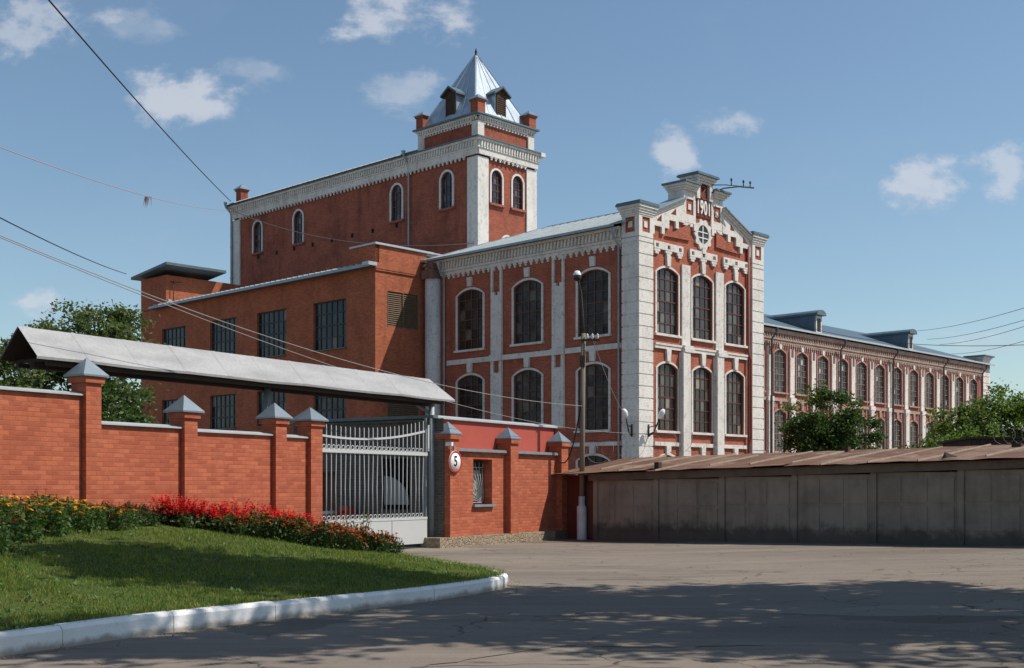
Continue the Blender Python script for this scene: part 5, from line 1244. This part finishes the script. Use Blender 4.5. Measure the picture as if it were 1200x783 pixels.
tree('leafy_tree','dark leafy twigs of a tree reaching in at the right edge of the sky',(27.8,60,0),[(0,0,6.0,1.6,1.5,1.3),(-1.1,0,5.9,.7,.7,.5)],2600,.24,'leafdk','trees before the wing',.14,9,22,.45)
tree('leafy_tree','low dark tree behind the shed roof between the wing windows and the bright tree',(23.6,66,0),[(0,0,3.6,1.6,1.4,1.3),(-1.4,0,2.9,1.0,1.0,.9)],5500,.22,'leafdk','trees before the wing',.14,10,26,.45)
# street trees standing outside the frame; their crowns throw the shade over the asphalt and the lawn
SHADE=[((11.2,17.4),[(-7.3,.1,12.6,1.7,1.9,1.3),(-4.8,0,12.3,1.9,1.9,1.4),(-2.2,-.3,12.2,2.2,2.0,1.7),(.4,-.8,11.6,2.4,2.2,1.8)],11000),
       ((14.0,15.6),[(-2.8,-.5,10.2,2.2,2.4,1.7),(-.2,-.4,10.4,2.3,2.5,1.9),(-1.0,2.0,10.2,2.0,1.7,1.6),(2.4,-.2,10.4,2.4,2.4,1.9)],9500),
       ((10.4,12.6),[(-3.3,1.1,11.2,2.0,1.4,1.3),(-.8,.3,11.4,2.1,1.4,1.4),(1.8,-.2,11.0,2.2,1.7,1.5),(-5.2,-.6,11.6,1.6,.8,.9)],6000),
       ((19.5,15.5),[(-1.5,0,9.5,2.6,2.6,2.0),(1.5,.5,9.8,2.6,2.6,2.2)],5500)]
for i,((x,y),bl,nl) in enumerate(SHADE):
    tree('street_tree',['tall street tree whose crown shades the middle of the asphalt','street tree beside the yard shading the right of the asphalt','street tree close by the camera throwing dappled shade','street tree farthest to the right along the yard'][i],(x,y,gz(x,y)),bl,nl,.34,'leaf','street trees beside the camera',.24,20+i,30,.72)
# ================================================================ flower beds
def plantmesh(kind,seed):
    rng=np.random.default_rng(seed); SB=[]; SL=[]
    def stalk(lst,c,w=.004):
        c=np.array(c); b=np.array([c[0]*.15,c[1]*.15,0]); m=(b+c)/2+np.array([c[0]*.12,c[1]*.12,.02]); v=np.array([w,w*.6,0]); lst+=[[b-v,b+v,m+v,m-v],[m-v,m+v,c+v,c-v]]
    def dome(n,r,h,z0=.03):
        d=rng.normal(0,1,(n,3)); d/=np.linalg.norm(d,axis=1,keepdims=True); d[:,2]=abs(d[:,2]); rr=rng.uniform(.3,1,n)**.5
        return d*rr[:,None]*np.array([r,r,h])+np.array([0,0,z0])
    def bloom(c,r,n,flat=.3):
        stalk(SB,c); a=np.linspace(0,2*math.pi,n,endpoint=False)+rng.uniform(0,1); tl=rng.normal(0,.25,2); Q=[]
        for t in a:
            d=np.array([math.cos(t),math.sin(t),flat*rng.uniform(-.5,1)+tl[0]*math.cos(t)+tl[1]*math.sin(t)-.15]); w=np.array([-math.sin(t),math.cos(t),0])*r*.42
            Q.append([c,c+d*r*.6-w,c+d*r,c+d*r*.6+w])
        return Q
    if kind=='salvia':
        C=dome(95,.19,.30); L=leaves(C,.085,aspect=.6,rng=rng); B=[]
        for k in range(7):
            x,y=rng.normal(0,.095,2); l=rng.normal(0,.10,2); z0=rng.uniform(.2,.28); hh=rng.uniform(.20,.32); stalk(SB,(x,y,z0)); stalk(SB,(x+l[0]*.5,y+l[1]*.5,z0+hh*.5))
            for j in range(22):
                t=j/21; c=np.array([x+l[0]*t,y+l[1]*t,z0+hh*t]); r=.034*(1-.7*t)+.006; a=rng.uniform(0,6.28); d=np.array([math.cos(a),math.sin(a),rng.uniform(-.1,.7)]); w=np.array([-math.sin(a),math.cos(a),.3])*.019
                B.append([c,c+d*r*.6-w,c+d*r*1.5,c+d*r*.6+w])
        bm='scarlet'; lm='bedleaf2'
    elif kind=='marigold':
        C=dome(190,.24,.36); L=leaves(C,.052,aspect=.5,rng=rng); B=[]
        for k in range(18):
            a=rng.uniform(0,6.28); r=rng.uniform(.02,.24); B+=bloom(np.array([r*math.cos(a),r*math.sin(a),.41-r*.6+rng.uniform(-.06,.05)]),rng.uniform(.028,.044),8)
        bm='orange'; lm='bedleaf2'
    elif kind=='redmarigold':
        C=dome(170,.22,.38); L=leaves(C,.055,aspect=.5,rng=rng); B=[]
        for k in range(12):
            a=rng.uniform(0,6.28); r=rng.uniform(.02,.2); B+=bloom(np.array([r*math.cos(a),r*math.sin(a),.42-r*.4+rng.uniform(-.06,.07)]),rng.uniform(.022,.036),7)
        bm='darkred'; lm='bedleaf2'
    elif kind in ('tall','tallred'):
        C=[]; B=[]; ST=[]
        for s in range(7):
            x,y=rng.normal(0,.12,2); lx,ly=rng.normal(0,.12,2); H=rng.uniform(.65,1.0); w_=np.array([.008,.004,0]); a0=np.array([x*.3,y*.3,0]); a1=np.array([x+lx*.5,y+ly*.5,H*.5]); a2=np.array([x+lx,y+ly,H+.03]); ST+=[[a0-w_,a0+w_,a1+w_,a1-w_],[a1-w_,a1+w_,a2+w_,a2-w_]]
            for j in range(18):
                t=rng.uniform(.06,1)**.8; r=.13*(1-.55*t); a=rng.uniform(0,6.28); C.append([x+lx*t+r*math.cos(a),y+ly*t+r*math.sin(a),H*t])
            if kind=='tallred': 
                if s%3!=1: B+=bloom(np.array([x+lx,y+ly,H+.06]),.070,9)
            elif s%2==0: B+=bloom(np.array([x+lx,y+ly,H+.06]),.092,12)
        L=leaves(np.array(C),.15,aspect=.42,rng=rng,droop=.3); L=np.concatenate([L,np.array(ST)]); bm='yellow' if kind=='tall' else 'darkred'; lm='bedleaf'
    elif kind=='loose':
        C=[]; B=[]
        for s in range(6):
            lx,ly=rng.normal(0,.22,2); H=rng.uniform(.6,.95)
            for j in range(16):
                t=rng.uniform(.1,1); C.append([lx*t+rng.normal(0,.05),ly*t+rng.normal(0,.05),H*t])
            B+=bloom(np.array([lx,ly,H]),.03,6)
        L=leaves(np.array(C),.075,aspect=.6,rng=rng); bm='orange'; lm='bedleaf'
    for c in L.mean(axis=1)[::(1 if 'gold' in kind else 2)]: stalk(SL,c,.0025)
    return soup(kind,L,lm,SL),soup('bloom',np.array(B),bm,SB)
PROTO={}
def plant(kind,name,label,group,u,y,sc):
    if kind not in PROTO:
        PROTO[kind]=[]
        for s in range(3): PROTO[kind].append(plantmesh(kind,s*7+len(kind)))
    a,b=random.choice(PROTO[kind]); X,Y,_=FG.w(u,y)
    o=link(name,a,None,(X,Y,lawnz(X,Y)-.02),random.uniform(0,6.28)); o.scale=(sc,sc,sc*random.uniform(.88,1.12)); tag(o,label,'flower',group)
    link('blooms',b,o); return o
def band(n,pts,half,f):
    L=[0]
    for a,b in zip(pts[:-1],pts[1:]): L.append(L[-1]+math.dist(a,b))
    for k in range(n):
        s=L[-1]*(k+random.random())/n; i=max(j for j in range(len(L)-1) if L[j]<=s); t=(s-L[i])/(L[i+1]-L[i])
        a,b=pts[i],pts[i+1]; d=((b[0]-a[0])/math.dist(a,b),(b[1]-a[1])/math.dist(a,b)); o=random.uniform(-half,half)
        f(a[0]+(b[0]-a[0])*t-d[1]*o,a[1]+(b[1]-a[1])*t+d[0]*o)
band(78,[(-10.25,-.55),(-9.2,-.75),(-8.2,-.95),(-7.2,-.8),(-6.1,-.6)],.32,lambda u,y:plant('salvia','salvia_plant','scarlet salvia spikes in the bed along the fence foot','scarlet salvias along the fence',u,min(y,-.25),random.uniform(.85,1.2)))
band(62,[(-9.4,-1.35),(-8.7,-1.95),(-8.0,-2.65),(-7.0,-3.0),(-6.4,-2.7)],.42,lambda u,y:plant('marigold','marigold_plant','rusty orange marigold clump at the bed edge before the gate','orange marigolds before the gate',u,y,random.uniform(.95,1.4)))
band(26,[(-8.0,-1.7),(-7.0,-1.9),(-6.0,-1.6),(-5.4,-1.2)],.5,lambda u,y:plant('marigold','marigold_plant','rusty orange marigold clump at the bed edge before the gate','orange marigolds before the gate',u,y,random.uniform(.95,1.4)))
for u,y in ((-5.6,-1.4),(-6.0,-2.0),(-5.3,-.9)): plant('loose','loose_bush','straggly flowering stems standing up before the white gate panel','straggly stems before the gate panel',u,y,.95)
def tallbed(u,y):
    hgt=float(np.interp(u,[-15,-12.4,-11],[.62,.50,.36]))*random.uniform(.8,1.1); k='tallred' if random.random()<.45 else 'tall'
    plant(k,'tall_flower_plant','tall leafy plant with dark red blooms in the left bed' if k=='tallred' else 'tall leafy plant with yellow blooms in the left bed','tall red flowers in the left bed' if k=='tallred' else 'tall yellow flowers in the left bed',u,y,hgt)
for k in range(150):
    u=random.uniform(-19,-11.2); yf_=-.5-.57*(-10.6-u); yb_=-.3
    tallbed(u,yf_+(yb_-yf_)*random.random())
for k in range(34):
    u=random.uniform(-12.2,-10.55); yf_=-.55-.57*(-10.6-u); plant('redmarigold','red_marigold_plant','low dark red marigold clump at the right end of the left bed','dark red marigolds in the left bed',u,yf_+(-.35-yf_)*random.random(),random.uniform(.75,1.05))
# ================================================================ sky, sun, camera
SUN_AZ,SUN_EL=R(-4),R(53.5)
w=bpy.data.worlds.new('World'); SC.world=w; w.use_nodes=True; nt=w.node_tree; nt.nodes.clear()
class WT(NT):
    def __init__(s,nt): s.nt=nt; s.tc=nt.nodes.new('ShaderNodeTexCoord')
T=WT(nt); out=nt.nodes.new('ShaderNodeOutputWorld'); bg=nt.nodes.new('ShaderNodeBackground'); T.link(bg.outputs[0],out.inputs[0])
sky=nt.nodes.new('ShaderNodeTexSky'); sky.sky_type='NISHITA'; sky.sun_disc=False; sky.sun_elevation=SUN_EL; sky.sun_rotation=math.pi/2-SUN_AZ
sky.altitude=150; sky.air_density=1.0; sky.dust_density=0.8; sky.ozone_density=1.0
nrm=nt.nodes.new('ShaderNodeVectorMath'); nrm.operation='NORMALIZE'; T.link(T.tc.outputs['Generated'],nrm.inputs[0])
sx=nt.nodes.new('ShaderNodeSeparateXYZ'); T.link(nrm.outputs[0],sx.inputs[0])
yy=T.math('MAXIMUM',sx.outputs[1],.02); A_=T.math('DIVIDE',sx.outputs[0],yy); E_=T.math('DIVIDE',sx.outputs[2],yy)
cv=nt.nodes.new('ShaderNodeCombineXYZ'); T.link(A_,cv.inputs[0]); T.link(T.math('MULTIPLY',E_,1.5),cv.inputs[1])
def wn(scale,det,rough,off=0,dist=0):
    n=nt.nodes.new('ShaderNodeTexNoise'); n.inputs['Scale'].default_value=scale; n.inputs['Detail'].default_value=det; n.inputs['Roughness'].default_value=rough; n.inputs['Distortion'].default_value=dist
    m=nt.nodes.new('ShaderNodeMapping'); m.inputs['Location'].default_value=(off,off*.7,off); T.link(cv.outputs[0],m.inputs[0]); T.link(m.outputs[0],n.inputs['Vector']); return n.outputs[0]
n1=wn(14,8,.60,3.1,.3); n2=wn(38,6,.6,8.2)
nz=T.math('ADD',T.math('MULTIPLY',T.math('SUBTRACT',n1,.5),2.6),T.math('MULTIPLY',T.math('SUBTRACT',n2,.5),.9))
CL=[(-0.381,0.385,0.084,0.031,0.75),(-0.282,0.316,0.081,0.032,1.00),(-0.097,0.390,0.078,0.032,0.95),(-0.205,0.346,0.045,0.014,0.45),(-0.088,0.326,0.041,0.023,0.60),(0.136,0.274,0.028,0.031,0.90),(0.185,0.299,0.046,0.023,0.75),(0.340,0.251,0.037,0.029,0.95),(0.413,0.258,0.028,0.038,0.80),(-0.397,0.154,0.037,0.017,0.85),(0.399,0.121,0.053,0.013,0.35),(-0.318,0.381,0.053,0.023,0.40),]
tot=None
for a,e,rw,rh,st in CL:
    dx=T.math('DIVIDE',T.math('SUBTRACT',A_,a),rw); dy=T.math('DIVIDE',T.math('SUBTRACT',E_,e),rh)
    d2=T.math('ADD',T.math('MULTIPLY',dx,dx),T.math('MULTIPLY',dy,dy)); m=T.math('SUBTRACT',1.0,T.math('SQRT',d2))
    v=T.math('MULTIPLY',T.ramp(T.math('ADD',m,T.math('MULTIPLY',nz,1.05)),.16,.80),st)
    tot=v if tot is None else T.math('MAXIMUM',tot,v)
veil=T.math('MULTIPLY',T.ramp(wn(3.2,6,.6,1.7,.4),.45,.75),.10)
tot=T.math('MAXIMUM',tot,veil); tot=T.math('MULTIPLY',tot,T.ramp(sx.outputs[1],.05,.2))
skyc=T.mix(1.0,sky.outputs[0],(.96,1.04,1.02),'MULTIPLY')
ccol=T.mix(T.ramp(T.math('ADD',n2,T.math('MULTIPLY',tot,.35)),.52,.85),(4.4,4.9,5.7),(6.0,6.1,6.5))
cc=T.mix(T.math('MULTIPLY',tot,.66),skyc,ccol)
T.link(cc,bg.inputs[0]); bg.inputs[1].default_value=.118
L=bpy.data.lights.new('sun','SUN'); L.energy=5.0; L.angle=R(.53); L.color=(1.0,.93,.83)
so=bpy.data.objects.new('sun',L); COL.objects.link(so); so.location=(20,-5,30)
so.rotation_euler=Vector((math.cos(SUN_AZ)*math.cos(SUN_EL),math.sin(SUN_AZ)*math.cos(SUN_EL),math.sin(SUN_EL))).to_track_quat('Z','Y').to_euler()
cam=bpy.data.cameras.new('camera'); cam.sensor_width=36; cam.lens=36*1416/1200; cam.shift_y=(570-391.5)/1200; cam.clip_end=6000; cam.clip_start=.1
co=bpy.data.objects.new('camera',cam); COL.objects.link(co); co.location=(0,0,1.65); co.rotation_euler=(math.pi/2,0,0); SC.camera=co
SC.view_settings.view_transform='Standard'; SC.view_settings.look='None'; SC.view_settings.exposure=0.0; SC.view_settings.gamma=1
SC.render.resolution_x=1024; SC.render.resolution_y=668
try: SC.view_settings.use_curve_mapping=False
except Exception: pass
